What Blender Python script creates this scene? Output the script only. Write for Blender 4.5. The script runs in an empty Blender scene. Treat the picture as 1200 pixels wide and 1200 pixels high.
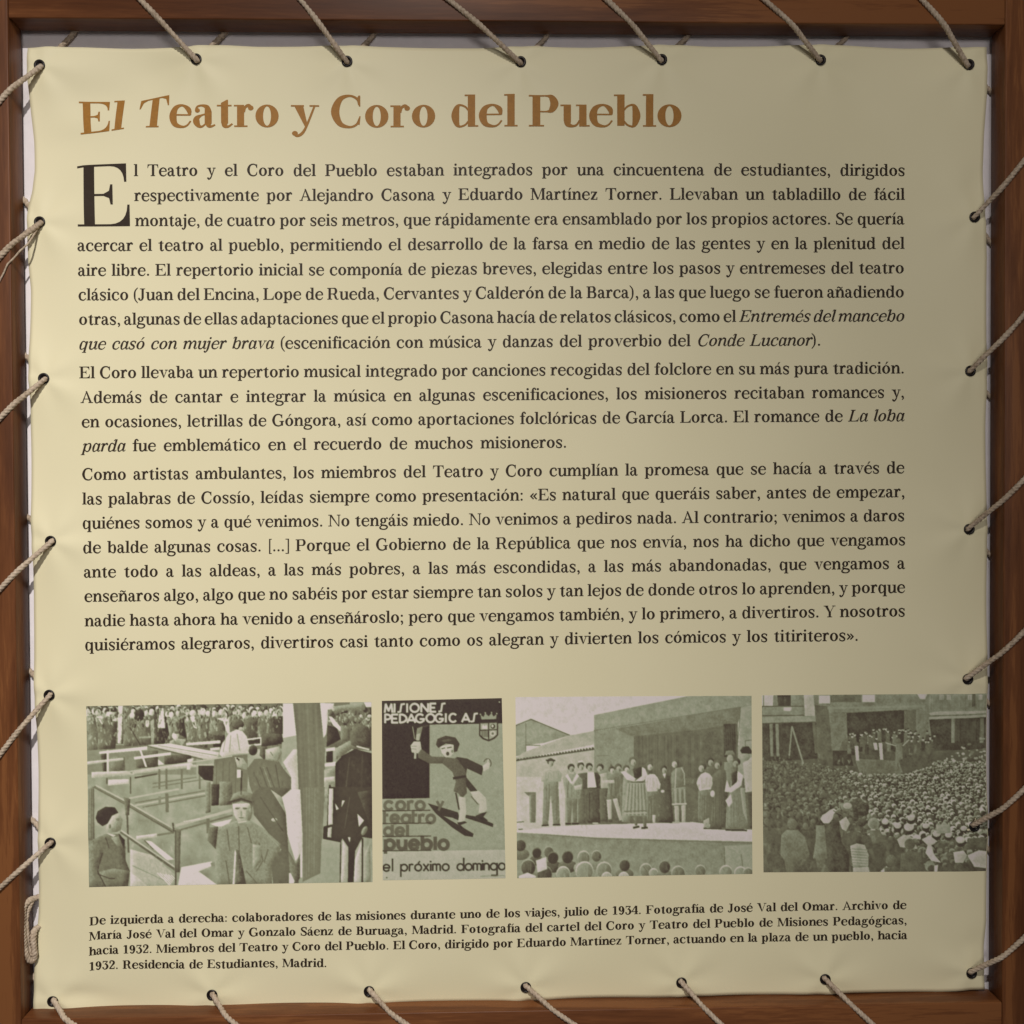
import bpy, bmesh, math, random
import numpy as np
from mathutils import Vector, Matrix

# ------------------------------------------------------------------ camera, world, light, exposure
scene = bpy.context.scene
COL = scene.collection
Z0 = 1.45                                   # height of the frame's centre above the floor
CAM_R = ((0.9996574726665678, 0.004815317143362353, -0.025724503157477284),
         (-0.005238796963572693, 0.9998514555027144, -0.016420168558146406),
         (0.025641613604932893, 0.016549309650626485, 0.9995342055186621))
CAM_C = (-0.03473251556060981, -0.02932951031870263, -1.2043501542120683)


def wv(p):                                  # (right, down, away) -> world
    return Vector((p[0], p[2], -p[1]))


cam = bpy.data.cameras.new('camera')
camo = bpy.data.objects.new('camera', cam)
COL.objects.link(camo)
cam.sensor_width = 36.0
cam.lens = 36.0
cam.clip_start = 0.01
cam.clip_end = 100.0
right, down, fwd = (wv(r) for r in CAM_R)
M = Matrix((right, -down, -fwd)).transposed().to_4x4()
M.translation = wv(CAM_C) + Vector((0, 0, Z0))
camo.matrix_world = M
scene.camera = camo

world = bpy.data.worlds.new('World')
scene.world = world
world.use_nodes = True
bg = world.node_tree.nodes['Background']
bg.inputs[0].default_value = (1.0, 0.93, 0.90, 1)
bg.inputs[1].default_value = 0.075

lamp = bpy.data.lights.new('gallery_spot_lamp', 'SPOT')
lampo = bpy.data.objects.new('gallery_spot_lamp', lamp)
COL.objects.link(lampo)
LAMP_POS = Vector((-0.206, -1.80, Z0 + 1.368))
LAMP_AIM = Vector((-1.751, 0.03, Z0 - 2.184))
lampo.location = LAMP_POS
lampo.rotation_euler = (LAMP_AIM - LAMP_POS).to_track_quat('-Z', 'Y').to_euler()
lamp.energy = 200
lamp.color = (1.0, 0.94, 0.885)
lamp.spot_size = math.radians(101.4)
lamp.spot_blend = 1.0
lamp.shadow_soft_size = 0.014
spill = bpy.data.lights.new('gallery_lamp_spill', 'SPOT')       # the same lamp's wide spill around its beam
spillo = bpy.data.objects.new('gallery_lamp_spill', spill)
COL.objects.link(spillo)
spillo.location = LAMP_POS
spillo.rotation_euler = (Vector((0.3, 0.03, Z0 - 0.6)) - LAMP_POS).to_track_quat('-Z', 'Y').to_euler()
spill.energy = 38
spill.color = lamp.color
spill.spot_size = math.radians(160)
spill.spot_blend = 1.0
spill.shadow_soft_size = 0.014

fill = bpy.data.lights.new('added_front_fill', 'AREA')         # broad fill light added in front of the frame, not a known lamp
fillo = bpy.data.objects.new('added_front_fill', fill)
COL.objects.link(fillo)
fillo.location = (0.35, -4.5, Z0 + 0.75)
fillo.rotation_euler = (Vector((0, 0, Z0)) - fillo.location).to_track_quat('-Z', 'Y').to_euler()
fill.shape = 'RECTANGLE'
fill.size = 1.8
fill.size_y = 0.5
fill.energy = 33
fill.color = (1.0, 0.94, 0.90)

scene.view_settings.view_transform = 'Standard'
scene.view_settings.look = 'None'
scene.view_settings.exposure = 0.0
scene.view_settings.gamma = 1.0
scene.view_settings.use_curve_mapping = False

# ------------------------------------------------------------------ image pixels -> place
D_FRAME = 0.0343        # depth of the timber frame
D_SHEET = 0.0270        # the sheet hangs this far behind the frame's front
D_WALL = 0.0408
HALF = 1.165 / 2        # half the frame opening


def unproject(u, v, d=0.0):
    """image pixels back-projected through the camera onto a plane d metres behind the frame's front"""
    q = ((u - 600) / 1200.0, (v - 600) / 1200.0, 1.0)  # viewing ray through image pixel u, v
    w = [CAM_R[0][k] * q[0] + CAM_R[1][k] * q[1] + CAM_R[2][k] * q[2] for k in range(3)]
    t = (d - CAM_C[2]) / w[2]
    return (CAM_C[0] + w[0] * t, d, Z0 - (CAM_C[1] + w[1] * t))


def unproject_arr(u, v, d):  # image pixel arrays back-projected onto the sheet plane, raised by d
    q = np.stack([(u - 600) / 1200.0, (v - 600) / 1200.0, np.ones_like(u)], -1)
    w = q @ np.array(CAM_R)
    t = (D_SHEET - CAM_C[2]) / w[..., 2]
    return np.stack([CAM_C[0] + w[..., 0] * t, D_SHEET - d, Z0 - (CAM_C[1] + w[..., 1] * t)], -1)


# ------------------------------------------------------------------ helpers
def mesh_obj(name, verts, faces, mat=None, parent=None, smooth=False):
    me = bpy.data.meshes.new(name)
    me.from_pydata([tuple(map(float, v)) for v in verts], [], faces)
    me.update()
    if smooth:
        me.polygons.foreach_set('use_smooth', [True] * len(me.polygons))
    o = bpy.data.objects.new(name, me)
    COL.objects.link(o)
    if mat:
        me.materials.append(mat)
    if parent:
        o.parent = parent
    return o


def empty(name, label, cat, loc=(0, 0, 0)):
    o = bpy.data.objects.new(name, None)
    COL.objects.link(o)
    o.empty_display_size = 0.05
    o['label'] = label
    o['category'] = cat
    return o


class NT:
    def __init__(self, name, rough=0.6):
        self.m = bpy.data.materials.new(name)
        self.m.use_nodes = True
        self.t = self.m.node_tree
        self.b = self.t.nodes['Principled BSDF']
        self.b.inputs['Roughness'].default_value = rough

    def n(self, ty, **kw):
        nd = self.t.nodes.new(ty)
        for k, v in kw.items():
            if isinstance(k, str) and hasattr(nd, k):
                setattr(nd, k, v)
        return nd

    def l(self, a, b):
        self.t.links.new(a, b)

    def ramp(self, fac, stops):
        r = self.n('ShaderNodeValToRGB')
        e = r.color_ramp.elements
        while len(e) < len(stops):
            e.new(0.5)
        for k, (p, c) in enumerate(stops):
            e[k].position = p
            e[k].color = (*c, 1)
        if fac is not None:
            self.l(fac, r.inputs[0])
        return r

    def noise(self, scale, detail=4, rough=0.55, vec=None, dist=0.0):
        n = self.n('ShaderNodeTexNoise')
        n.inputs['Scale'].default_value = scale
        n.inputs['Detail'].default_value = detail
        n.inputs['Roughness'].default_value = rough
        n.inputs['Distortion'].default_value = dist
        if vec is not None:
            self.l(vec, n.inputs['Vector'])
        return n

    def bump(self, h, strength, dist):
        b = self.n('ShaderNodeBump')
        b.inputs['Strength'].default_value = strength
        b.inputs['Distance'].default_value = dist
        self.l(h, b.inputs['Height'])
        self.l(b.outputs[0], self.b.inputs['Normal'])
        return b


# ------------------------------------------------------------------ materials
def mat_wood(name, vertical, shift):
    s = NT(name, 0.42)
    tc = s.n('ShaderNodeTexCoord')
    mp = s.n('ShaderNodeMapping')
    s.l(tc.outputs['Object'], mp.inputs['Vector'])
    mp.inputs['Location'].default_value = (shift, shift * 0.7, shift * 1.3)
    mp.inputs['Scale'].default_value = (1, 1, 0.07) if vertical else (0.07, 1, 1)
    big = s.noise(16, 3, 0.5, mp.outputs[0], 1.2)
    wv_ = s.noise(75, 5, 0.65, mp.outputs[0], 0.6)
    fine = s.noise(420, 3, 0.6, mp.outputs[0])
    mix = s.n('ShaderNodeMath', operation='MULTIPLY_ADD')
    s.l(wv_.outputs[0], mix.inputs[0])
    mix.inputs[1].default_value = 0.55
    s.l(big.outputs[0], mix.inputs[2])
    m2 = s.n('ShaderNodeMath', operation='MULTIPLY_ADD')
    s.l(fine.outputs[0], m2.inputs[0])
    m2.inputs[1].default_value = 0.28
    s.l(mix.outputs[0], m2.inputs[2])
    r = s.ramp(m2.outputs[0], [(0.58, (0.066, 0.023, 0.009)), (0.78, (0.105, 0.037, 0.0135)),
                               (0.94, (0.160, 0.059, 0.021)), (1.0, (0.215, 0.084, 0.029))])
    s.l(r.outputs[0], s.b.inputs['Base Color'])
    s.b.inputs['Specular IOR Level'].default_value = 0.18
    s.bump(m2.outputs[0], 0.25, 0.0006)
    return s.m


def mat_wall():
    s = NT('white_plaster', 0.85)
    tc = s.n('ShaderNodeTexCoord')
    n = s.noise(60, 5, 0.6, tc.outputs['Object'])
    r = s.ramp(n.outputs[0], [(0.3, (0.80, 0.76, 0.78)), (0.7, (0.86, 0.82, 0.84))])
    s.l(r.outputs[0], s.b.inputs['Base Color'])
    s.bump(n.outputs[0], 0.2, 0.001)
    return s.m


SHEET_C = (0.81, 0.735, 0.47)


def mat_sheet():
    s = NT('cream_vinyl', 0.5)
    tc = s.n('ShaderNodeTexCoord')
    n = s.noise(5, 3, 0.5, tc.outputs['Object'])
    r = s.ramp(n.outputs[0], [(0.3, (0.79, 0.735, 0.492)), (0.7, (0.82, 0.765, 0.522))])
    s.l(r.outputs[0], s.b.inputs['Base Color'])
    f = s.noise(900, 2, 0.6, tc.outputs['Object'])
    s.b.inputs['Specular IOR Level'].default_value = 0.25
    s.bump(f.outputs[0], 0.06, 0.0003)
    return s.m


def mat_ink(name, c):
    s = NT(name, 0.55)
    tc = s.n('ShaderNodeTexCoord')
    n = s.noise(260, 3, 0.6, tc.outputs['Object'])
    d = tuple(min(1, x * 1.25) for x in c)
    r = s.ramp(n.outputs[0], [(0.3, c), (0.75, d)])
    s.l(r.outputs[0], s.b.inputs['Base Color'])
    s.b.inputs['Specular IOR Level'].default_value = 0.25
    return s.m


def mat_photo():
    s = NT('duotone_print', 0.5)
    a = s.n('ShaderNodeAttribute')
    a.attribute_name = 'tone'
    tc = s.n('ShaderNodeTexCoord')
    n = s.noise(700, 2, 0.6, tc.outputs['Object'])
    add = s.n('ShaderNodeMath', operation='MULTIPLY_ADD')
    s.l(n.outputs[0], add.inputs[0])
    add.inputs[1].default_value = 0.07
    s.l(a.outputs['Fac'], add.inputs[2])
    sub = s.n('ShaderNodeMath', operation='SUBTRACT')
    s.l(add.outputs[0], sub.inputs[0])
    sub.inputs[1].default_value = 0.035
    r = s.ramp(sub.outputs[0], [(0.0, (0.058, 0.038, 0.035)), (0.22, (0.125, 0.105, 0.072)),
                                (0.45, (0.265, 0.27, 0.175)), (0.62, (0.42, 0.46, 0.325)),
                                (0.80, (0.64, 0.63, 0.51)), (0.97, (0.82, 0.76, 0.75))])
    s.l(r.outputs[0], s.b.inputs['Base Color'])
    s.b.inputs['Specular IOR Level'].default_value = 0.25
    return s.m


def mat_rope():
    s = NT('hemp_cord', 0.9)
    tc = s.n('ShaderNodeTexCoord')
    n0 = s.noise(330, 4, 0.65, tc.outputs['Object'])
    big = s.noise(22, 2, 0.5, tc.outputs['Object'])
    n = s.n('ShaderNodeMath', operation='MULTIPLY_ADD')
    s.l(big.outputs[0], n.inputs[0])
    n.inputs[1].default_value = 0.5
    h_ = s.n('ShaderNodeMath', operation='SUBTRACT')
    s.l(n0.outputs[0], h_.inputs[0])
    h_.inputs[1].default_value = 0.25
    s.l(h_.outputs[0], n.inputs[2])
    r = s.ramp(n.outputs[0], [(0.25, (0.27, 0.205, 0.145)), (0.5, (0.47, 0.38, 0.285)), (0.75, (0.62, 0.53, 0.42))])
    s.l(r.outputs[0], s.b.inputs['Base Color'])
    s.b.inputs['Specular IOR Level'].default_value = 0.1
    s.bump(n.outputs[0], 0.6, 0.0006)
    return s.m


def mat_eyelet():
    s = NT('blackened_eyelet', 0.42)
    tc = s.n('ShaderNodeTexCoord')
    n = s.noise(500, 3, 0.6, tc.outputs['Object'])
    r = s.ramp(n.outputs[0], [(0.3, (0.008, 0.006, 0.006)), (0.8, (0.022, 0.016, 0.015))])
    s.l(r.outputs[0], s.b.inputs['Base Color'])
    s.b.inputs['Metallic'].default_value = 0.3
    return s.m


M_WALL = mat_wall()
M_SHEET = mat_sheet()
M_BODY = mat_ink('dark_brown_ink', (0.028, 0.017, 0.009))
M_TITLE = mat_ink('orange_brown_ink', (0.325, 0.150, 0.026))
M_PHOTO = mat_photo()
M_ROPE = mat_rope()
M_EYE = mat_eyelet()

# ------------------------------------------------------------------ wall and frame
wall = mesh_obj('wall', [(-1.6, D_WALL, 0.2), (1.6, D_WALL, 0.2), (1.6, D_WALL, 2.7), (-1.6, D_WALL, 2.7)],
                [(0, 1, 2, 3)], M_WALL)
wall['kind'] = 'structure'
wall['label'] = 'white plastered wall behind the timber frame'

BEAM = 0.068


def beam(name, x0, x1, z0, z1, mat, parent):
    bm = bmesh.new()
    vs = [bm.verts.new((x, y, z)) for x in (x0, x1) for y in (0.0, D_FRAME) for z in (z0, z1)]
    for f in ((0, 1, 3, 2), (4, 6, 7, 5), (0, 4, 5, 1), (2, 3, 7, 6), (0, 2, 6, 4), (1, 5, 7, 3)):
        bm.faces.new([vs[k] for k in f])
    bmesh.ops.recalc_face_normals(bm, faces=bm.faces)
    bmesh.ops.bevel(bm, geom=list(bm.edges), offset=0.0016, segments=3, affect='EDGES', profile=0.5)
    me = bpy.data.meshes.new(name)
    bm.to_mesh(me)
    bm.free()
    me.polygons.foreach_set('use_smooth', [True] * len(me.polygons))
    o = bpy.data.objects.new(name, me)
    COL.objects.link(o)
    me.materials.append(mat)
    o.parent = parent
    return o


frame = empty('wooden_frame', 'brown varnished timber frame with the cream sheet laced inside it', 'frame')
h = HALF
beam('stile', -h - BEAM, -h, Z0 - h - BEAM, Z0 + h + BEAM, mat_wood('timber_stile_a', True, 0.0), frame)
beam('stile', h, h + BEAM, Z0 - h - BEAM, Z0 + h + BEAM, mat_wood('timber_stile_b', True, 3.1), frame)
beam('rail', -h + 0.0003, h - 0.0003, Z0 + h, Z0 + h + BEAM, mat_wood('timber_rail_a', False, 5.3), frame)
beam('rail', -h + 0.0003, h - 0.0003, Z0 - h - BEAM, Z0 - h, mat_wood('timber_rail_b', False, 8.7), frame)

# ------------------------------------------------------------------ the sheet
EYES_LEFT = [(48, 78), (48, 261), (53, 444), (61, 634), (59, 814), (60, 987)]
EYES_BOTTOM = [(63, 1172), (249, 1165), (433, 1160), (616, 1155), (798, 1150), (966, 1146)]
EYES_RIGHT = [(1137, 1139), (1140, 967), (1132, 795), (1134, 620), (1136, 435), (1141, 255)]
EYES_TOP = [(1134, 77), (961, 71), (775, 71), (610, 74), (407, 73), (231, 71)]
EYES = EYES_LEFT + EYES_BOTTOM + EYES_RIGHT + EYES_TOP

E_LEFT = [(57, 33.5), (75, 32.5), (95, 33), (112, 34), (130, 35), (165, 38.5), (200, 40), (225, 38), (243, 33.5),
          (260, 32.5), (275, 33), (310, 33), (340, 35.5), (400, 35), (421, 34), (445, 34.5), (475, 36.5), (500, 36),
          (560, 36.5), (610, 37), (634, 38), (665, 39), (720, 39), (790, 40), (814, 41), (850, 42.5), (900, 44),
          (970, 45), (987, 45), (1020, 45.5), (1050, 45), (1075, 44), (1095, 42), (1120, 41), (1150, 40), (1191, 40)]
E_TOP = [(33, 57), (60, 55.5), (100, 55.5), (150, 57), (200, 57), (222, 55.5), (240, 54), (268, 54), (300, 55),
         (360, 54.5), (400, 54), (430, 54), (500, 55.5), (560, 56.5), (590, 56), (620, 55), (690, 55.5), (740, 54),
         (780, 53), (830, 54.5), (900, 54), (960, 52.5), (990, 53), (1060, 56), (1130, 56), (1155.5, 56)]
E_RIGHT = [(56, 1155.5), (110, 1156.5), (160, 1153.5), (200, 1152.5), (240, 1153), (270, 1155), (300, 1157),
           (400, 1156.5), (500, 1155.5), (620, 1156), (795, 1156), (900, 1156), (1020, 1156.5), (1080, 1156),
           (1110, 1153), (1135, 1152), (1158, 1153)]
E_BOTTOM = [(40, 1191), (60, 1188.5), (90, 1186), (140, 1182.5), (200, 1182.5), (230, 1183), (280, 1181.5),
            (330, 1180), (400, 1179), (425, 1178.5), (433, 1176.5), (500, 1174.5), (600, 1173), (620, 1171),
            (700, 1169.5), (780, 1168.5), (800, 1167), (900, 1166), (960, 1164.5), (1000, 1163), (1100, 1162.5),
            (1130, 1160), (1153, 1158)]


def ip(tab, x):
    a = np.array(tab, float)
    return np.interp(x, a[:, 0], a[:, 1])


def relief(u, v):
    """height of the sheet towards the viewer, metres"""
    u = np.asarray(u, float)
    v = np.asarray(v, float)
    z = np.zeros_like(u)
    for k, (eu, ev) in enumerate(EYES):
        r2 = (u - eu) ** 2 + (v - ev) ** 2
        z += 0.0028 * np.exp(-r2 / (2 * 26 ** 2))
        th = np.arctan2(v - ev, u - eu)          # small tension folds fanning from the eyelet
        rr = np.sqrt(r2)
        z += 0.00085 * (rr / 16.0) * np.exp(-(rr / 34.0) ** 1.5) * np.cos(5 * th + 1.7 * k)
    # the edges between the eyelets hang back a little, in scallops
    dl = np.exp(-((u - 36) / 40.0) ** 2)
    dr = np.exp(-((1155 - u) / 34.0) ** 2)
    dt = np.exp(-((v - 55) / 30.0) ** 2)
    db = np.exp(-((v - (1186 - 0.025 * u)) / 30.0) ** 2)
    z += -0.0022 * dl * (1 - np.cos((v - 78) / 183 * 2 * np.pi)) * 0.5
    z += -0.0012 * dr * (1 - np.cos((v - 77) / 178 * 2 * np.pi)) * 0.5
    z += -0.0012 * dt * (1 - np.cos((u - 48) / 182 * 2 * np.pi)) * 0.5
    z += -0.0014 * db * (1 - np.cos((u - 63) / 183 * 2 * np.pi)) * 0.5

    def fold(u0, v0, u1, v1, w, a):
        L = math.hypot(u1 - u0, v1 - v0)
        du, dv = (u1 - u0) / L, (v1 - v0) / L
        s = ((u - u0) * du + (v - v0) * dv) / L
        t = -(u - u0) * dv + (v - v0) * du
        return a * np.exp(-(t / w) ** 2) * np.exp(-((s - 0.35) / 0.45) ** 2)
    # buckles of the loose top-left corner
    z += fold(60, 120, 190, 100, 26, -0.0042)
    z += fold(40, 165, 150, 150, 34, -0.0036)
    z += fold(75, 150, 150, 130, 14, 0.0012)
    z += fold(150, 85, 250, 95, 22, -0.0020)
    # lower corners and long tension lines between eyelets
    z += fold(66, 1162, 150, 1172, 9, -0.0016)
    z += fold(70, 1000, 120, 1010, 12, -0.0007)
    z += fold(960, 80, 1120, 240, 30, -0.0022)
    z += fold(1150, 200, 1120, 255, 14, -0.0016)
    z += fold(1150, 1100, 1120, 1120, 14, -0.0020)
    # slow waviness of the stretched vinyl
    z += 0.0011 * np.sin(u / 97.0 + 0.6 * np.sin(v / 210.0)) * np.sin(v / 260.0 + 0.8)
    z += 0.0007 * np.sin(u / 48.0 + v / 310.0 + 1.3) * np.exp(-((v - 120) / 190.0) ** 2)
    z += 0.0008 * np.sin(u / 150.0 - v / 120.0)
    return z


sheet_root = empty('printed_banner', 'cream printed text banner with black eyelets stretched inside the timber frame', 'banner')
N = 260
s_ = np.linspace(0, 1, N + 1)
S, T = np.meshgrid(s_, s_)
tl, tr, bl_, br_ = (33.5, 57), (1155.5, 56), (40, 1191), (1153, 1158)
top_u = tl[0] + (tr[0] - tl[0]) * S
bot_u = bl_[0] + (br_[0] - bl_[0]) * S
lef_v = tl[1] + (bl_[1] - tl[1]) * T
rig_v = tr[1] + (br_[1] - tr[1]) * T
U = (1 - S) * ip(E_LEFT, lef_v) + S * ip(E_RIGHT, rig_v) + (1 - T) * top_u + T * bot_u \
    - ((1 - S) * (1 - T) * tl[0] + S * (1 - T) * tr[0] + (1 - S) * T * bl_[0] + S * T * br_[0])
V = (1 - T) * ip(E_TOP, top_u) + T * ip(E_BOTTOM, bot_u) + (1 - S) * lef_v + S * rig_v \
    - ((1 - S) * (1 - T) * tl[1] + S * (1 - T) * tr[1] + (1 - S) * T * bl_[1] + S * T * br_[1])
P = unproject_arr(U, V, relief(U, V)).reshape(-1, 3)


def grid_obj(name, pts, nu, nv, mat, parent, tone=None):
    me = bpy.data.meshes.new(name)
    idx = np.arange(nu * nv).reshape(nv, nu)
    q = np.stack([idx[:-1, :-1], idx[1:, :-1], idx[1:, 1:], idx[:-1, 1:]], -1).reshape(-1, 4)
    me.vertices.add(nu * nv)
    me.vertices.foreach_set('co', pts.astype(np.float32).ravel())
    me.loops.add(q.size)
    me.loops.foreach_set('vertex_index', q.astype(np.int32).ravel())
    me.polygons.add(len(q))
    me.polygons.foreach_set('loop_start', np.arange(0, q.size, 4, dtype=np.int32))
    me.update(calc_edges=True)
    me.polygons.foreach_set('use_smooth', np.ones(len(q), dtype=bool))
    me.materials.append(mat)
    if tone is not None:
        at = me.attributes.new('tone', 'FLOAT', 'POINT')
        at.data.foreach_set('value', tone.astype(np.float32).ravel())
    o = bpy.data.objects.new(name, me)
    COL.objects.link(o)
    o.parent = parent
    return o


sheet = grid_obj('sheet', P, N + 1, N + 1, M_SHEET, sheet_root)
sol = sheet.modifiers.new('thickness', 'SOLIDIFY')
sol.thickness = 0.0007
sol.offset = -1

# ------------------------------------------------------------------ eyelets
RN = 24
prof = [(6.6, 0.0), (6.5, 0.55), (5.6, 1.0), (4.6, 0.95), (3.9, 0.45), (3.7, -0.6), (0.01, -0.6)]  # closed black floor stands in for the shade inside the open hole
ev, ef = [], []
for j, (r, z) in enumerate(prof):
    for k in range(RN):
        a = 2 * math.pi * k / RN
        ev.append((r * 0.001 * math.cos(a), -(z + 0.9) * 0.001, r * 0.001 * math.sin(a)))
for j in range(len(prof) - 1):
    for k in range(RN):
        a, b = j * RN + k, j * RN + (k + 1) % RN
        ef.append((a, b, b + RN, a + RN))
eye_me = None
for eu, ev_ in EYES:
    if eye_me is None:
        o = mesh_obj('eyelet', ev, ef, M_EYE, sheet_root, True)
        eye_me = o.data
    else:
        o = bpy.data.objects.new('eyelet', eye_me)
        COL.objects.link(o)
        o.parent = sheet_root
    z = float(relief(eu, ev_))
    x, y, zz = unproject(eu, ev_, D_SHEET)
    o.location = (x, y - z, zz)
    e = 3.0
    gx = float(relief(eu + e, ev_) - relief(eu - e, ev_)) / (2 * e * 0.001)
    gz = float(relief(eu, ev_ - e) - relief(eu, ev_ + e)) / (2 * e * 0.001)
    o.rotation_euler = (-gz * 0.6, 0, gx * -0.6)
# ------------------------------------------------------------------ a high-contrast serif alphabet, drawn stroke by stroke
XH, CH, AH, DH = 96.0, 137.0, 141.0, -40.0


def catmull(pts, n=5):
    p = np.array(pts, float)
    q = np.vstack([2 * p[0] - p[1], p, 2 * p[-1] - p[-2]])
    out = []
    for i in range(1, len(q) - 2):
        for k in range(n):
            t = k / n
            a, b, c, d = q[i - 1], q[i], q[i + 1], q[i + 2]
            out.append(0.5 * (2 * b + (c - a) * t + (2 * a - 5 * b + 4 * c - d) * t * t + (3 * b - a - 3 * c + d) * t ** 3))
    out.append(p[-1])
    return np.array(out)


class Glyph:
    def __init__(self, S, H, it):
        self.S, self.H, self.it = S, H, it
        self.p = []                                    # list of polygons
        self.adv = 0

    def R(self, x0, y0, x1, y1):
        if y1 - y0 > x1 - x0:
            y = np.linspace(y0, y1, 7)
            self.p.append(('strip', np.stack([y * 0 + x1, y], 1), np.stack([y * 0 + x0, y], 1)))
        else:
            x = np.linspace(x0, x1, 5)
            self.p.append(('strip', np.stack([x, x * 0 + y0], 1), np.stack([x, x * 0 + y1], 1)))

    def Q(self, pts):
        self.p.append(list(pts))

    def Dt(self, x, y, r):
        self.p.append([(x + r * math.cos(a * math.pi / 6), y + r * math.sin(a * math.pi / 6)) for a in range(12)])

    def K(self, pts, n=5):
        c = catmull(pts, n)
        d = np.gradient(c[:, :2], axis=0)
        d /= np.maximum(np.linalg.norm(d, axis=1), 1e-6)[:, None]
        nn = np.stack([-d[:, 1], d[:, 0]], 1) * c[:, 2:3] / 2
        a, b = c[:, :2] + nn, c[:, :2] - nn
        # one strip = one run of quads sharing a level
        self.p.append(('strip', a, b))

    def O(self, cx, cy, rx, ry, tx, ty):
        t = np.linspace(0, 2 * np.pi, 29)
        o = np.stack([cx + rx * np.cos(t), cy + ry * np.sin(t)], 1)
        i = np.stack([cx + (rx - tx) * np.cos(t), cy + (ry - ty) * np.sin(t)], 1)
        self.p.append(('strip', o, i))

    def bracket(self, x0, y0, x1, y1, cx, cy):
        """concave sweep from a hairline arm at (x0, y0) into a terminal ending at (x1, y1), filled out to the corner (cx, cy)"""
        t = np.linspace(0, 1, 7)[:, None]
        a, c, b = np.array([x0, y0]), np.array([x1, y0]), np.array([x1, y1])
        q = (1 - t) ** 2 * a + 2 * t * (1 - t) * (c * 0.94 + 0.06 * (a + b) / 2) + t ** 2 * b
        o = np.stack([np.linspace(x0, cx, 7), np.full(7, cy)], 1)
        o[4:] = [(cx, cy + (y1 - cy) * k) for k in (0.25, 0.6, 1.0)]
        o[3] = (cx, cy)
        self.p.append(('strip', q, o))

    # frequent pieces
    def foot(self, x, l=11, r=11):
        S, H = self.S, self.H
        if self.it:
            self.K([(x + S * 0.62, 12, S * 0.6), (x + S * 0.8, 3, H * 1.2), (x + S + 8, 4, H), (x + S + 16, 18, H)], 3)
        else:
            self.R(x - l, 0, x + S + r, H)

    def flag(self, x, y):
        S, H = self.S, self.H
        if self.it:
            self.K([(x - 13, y - 20, H), (x - 5, y - 5, H), (x + 5, y - 3, H * 1.5)], 3)
        else:
            self.R(x - 12, y - H, x + 2, y)

    def arch(self, x0, x1):
        S, H = self.S, self.H
        m = (x0 + x1) / 2
        self.K([(x0 - 2, 62, H), (x0 + 8, 82, H * 1.2), (m + 4, 93, H * 2.0), (x1 + S * 0.3, 84, S * 0.8), (x1 + S / 2, 62, S)])

    def bowlR(self, x0, x1):
        S, H = self.S, self.H
        m = x0 * 0.5 + x1 * 0.5
        self.K([(x0 - 2, 72, H), (x0 + 10, 88, H * 1.2), (m, 95, H * 1.5), (x1 - S * 0.72, 82, S * 0.75), (x1 - S * 0.52, 48, S * 1.08),
                (x1 - S * 0.72, 14, S * 0.75), (m, 1, H * 1.5), (x0 + 10, 8, H * 1.2), (x0 - 2, 24, H)])

    def bowlL(self, x0, x1):
        S, H = self.S, self.H
        m = x0 * 0.5 + x1 * 0.5
        self.K([(x1 + 2, 72, H), (x1 - 10, 88, H * 1.2), (m, 95, H * 1.5), (x0 + S * 0.72, 82, S * 0.75), (x0 + S * 0.52, 48, S * 1.08),
                (x0 + S * 0.72, 14, S * 0.75), (m, 1, H * 1.5), (x1 - 10, 8, H * 1.2), (x1 + 2, 24, H)])

    def cbowl(self, x0, y0, y1, x1):
        S, H = self.S, self.H
        hgt = y1 - y0
        w = x1 - x0
        self.K([(x0, y1 - H / 2, H), (x0 + w * 0.42, y1 - H / 2, H * 1.15), (x1 - S * 0.95, y1 - hgt * 0.13, S * 0.8), (x1 - S * 0.55, (y0 + y1) / 2, S * 1.12),
                (x1 - S * 0.95, y0 + hgt * 0.13, S * 0.8), (x0 + w * 0.42, y0 + H / 2, H * 1.15), (x0, y0 + H / 2, H)])

    def cstem(self, x, y0=0, y1=CH, serif=3):
        S, H = self.S * 1.06, self.H
        self.R(x, y0, x + S, y1)
        l = 14
        sl = 0.27 if self.it else 0
        if serif & 1:
            self.R(x - l, 0, x + S + l, H)
        if serif & 2:
            self.R(x - l, CH - H, x + S + l, CH)


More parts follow.
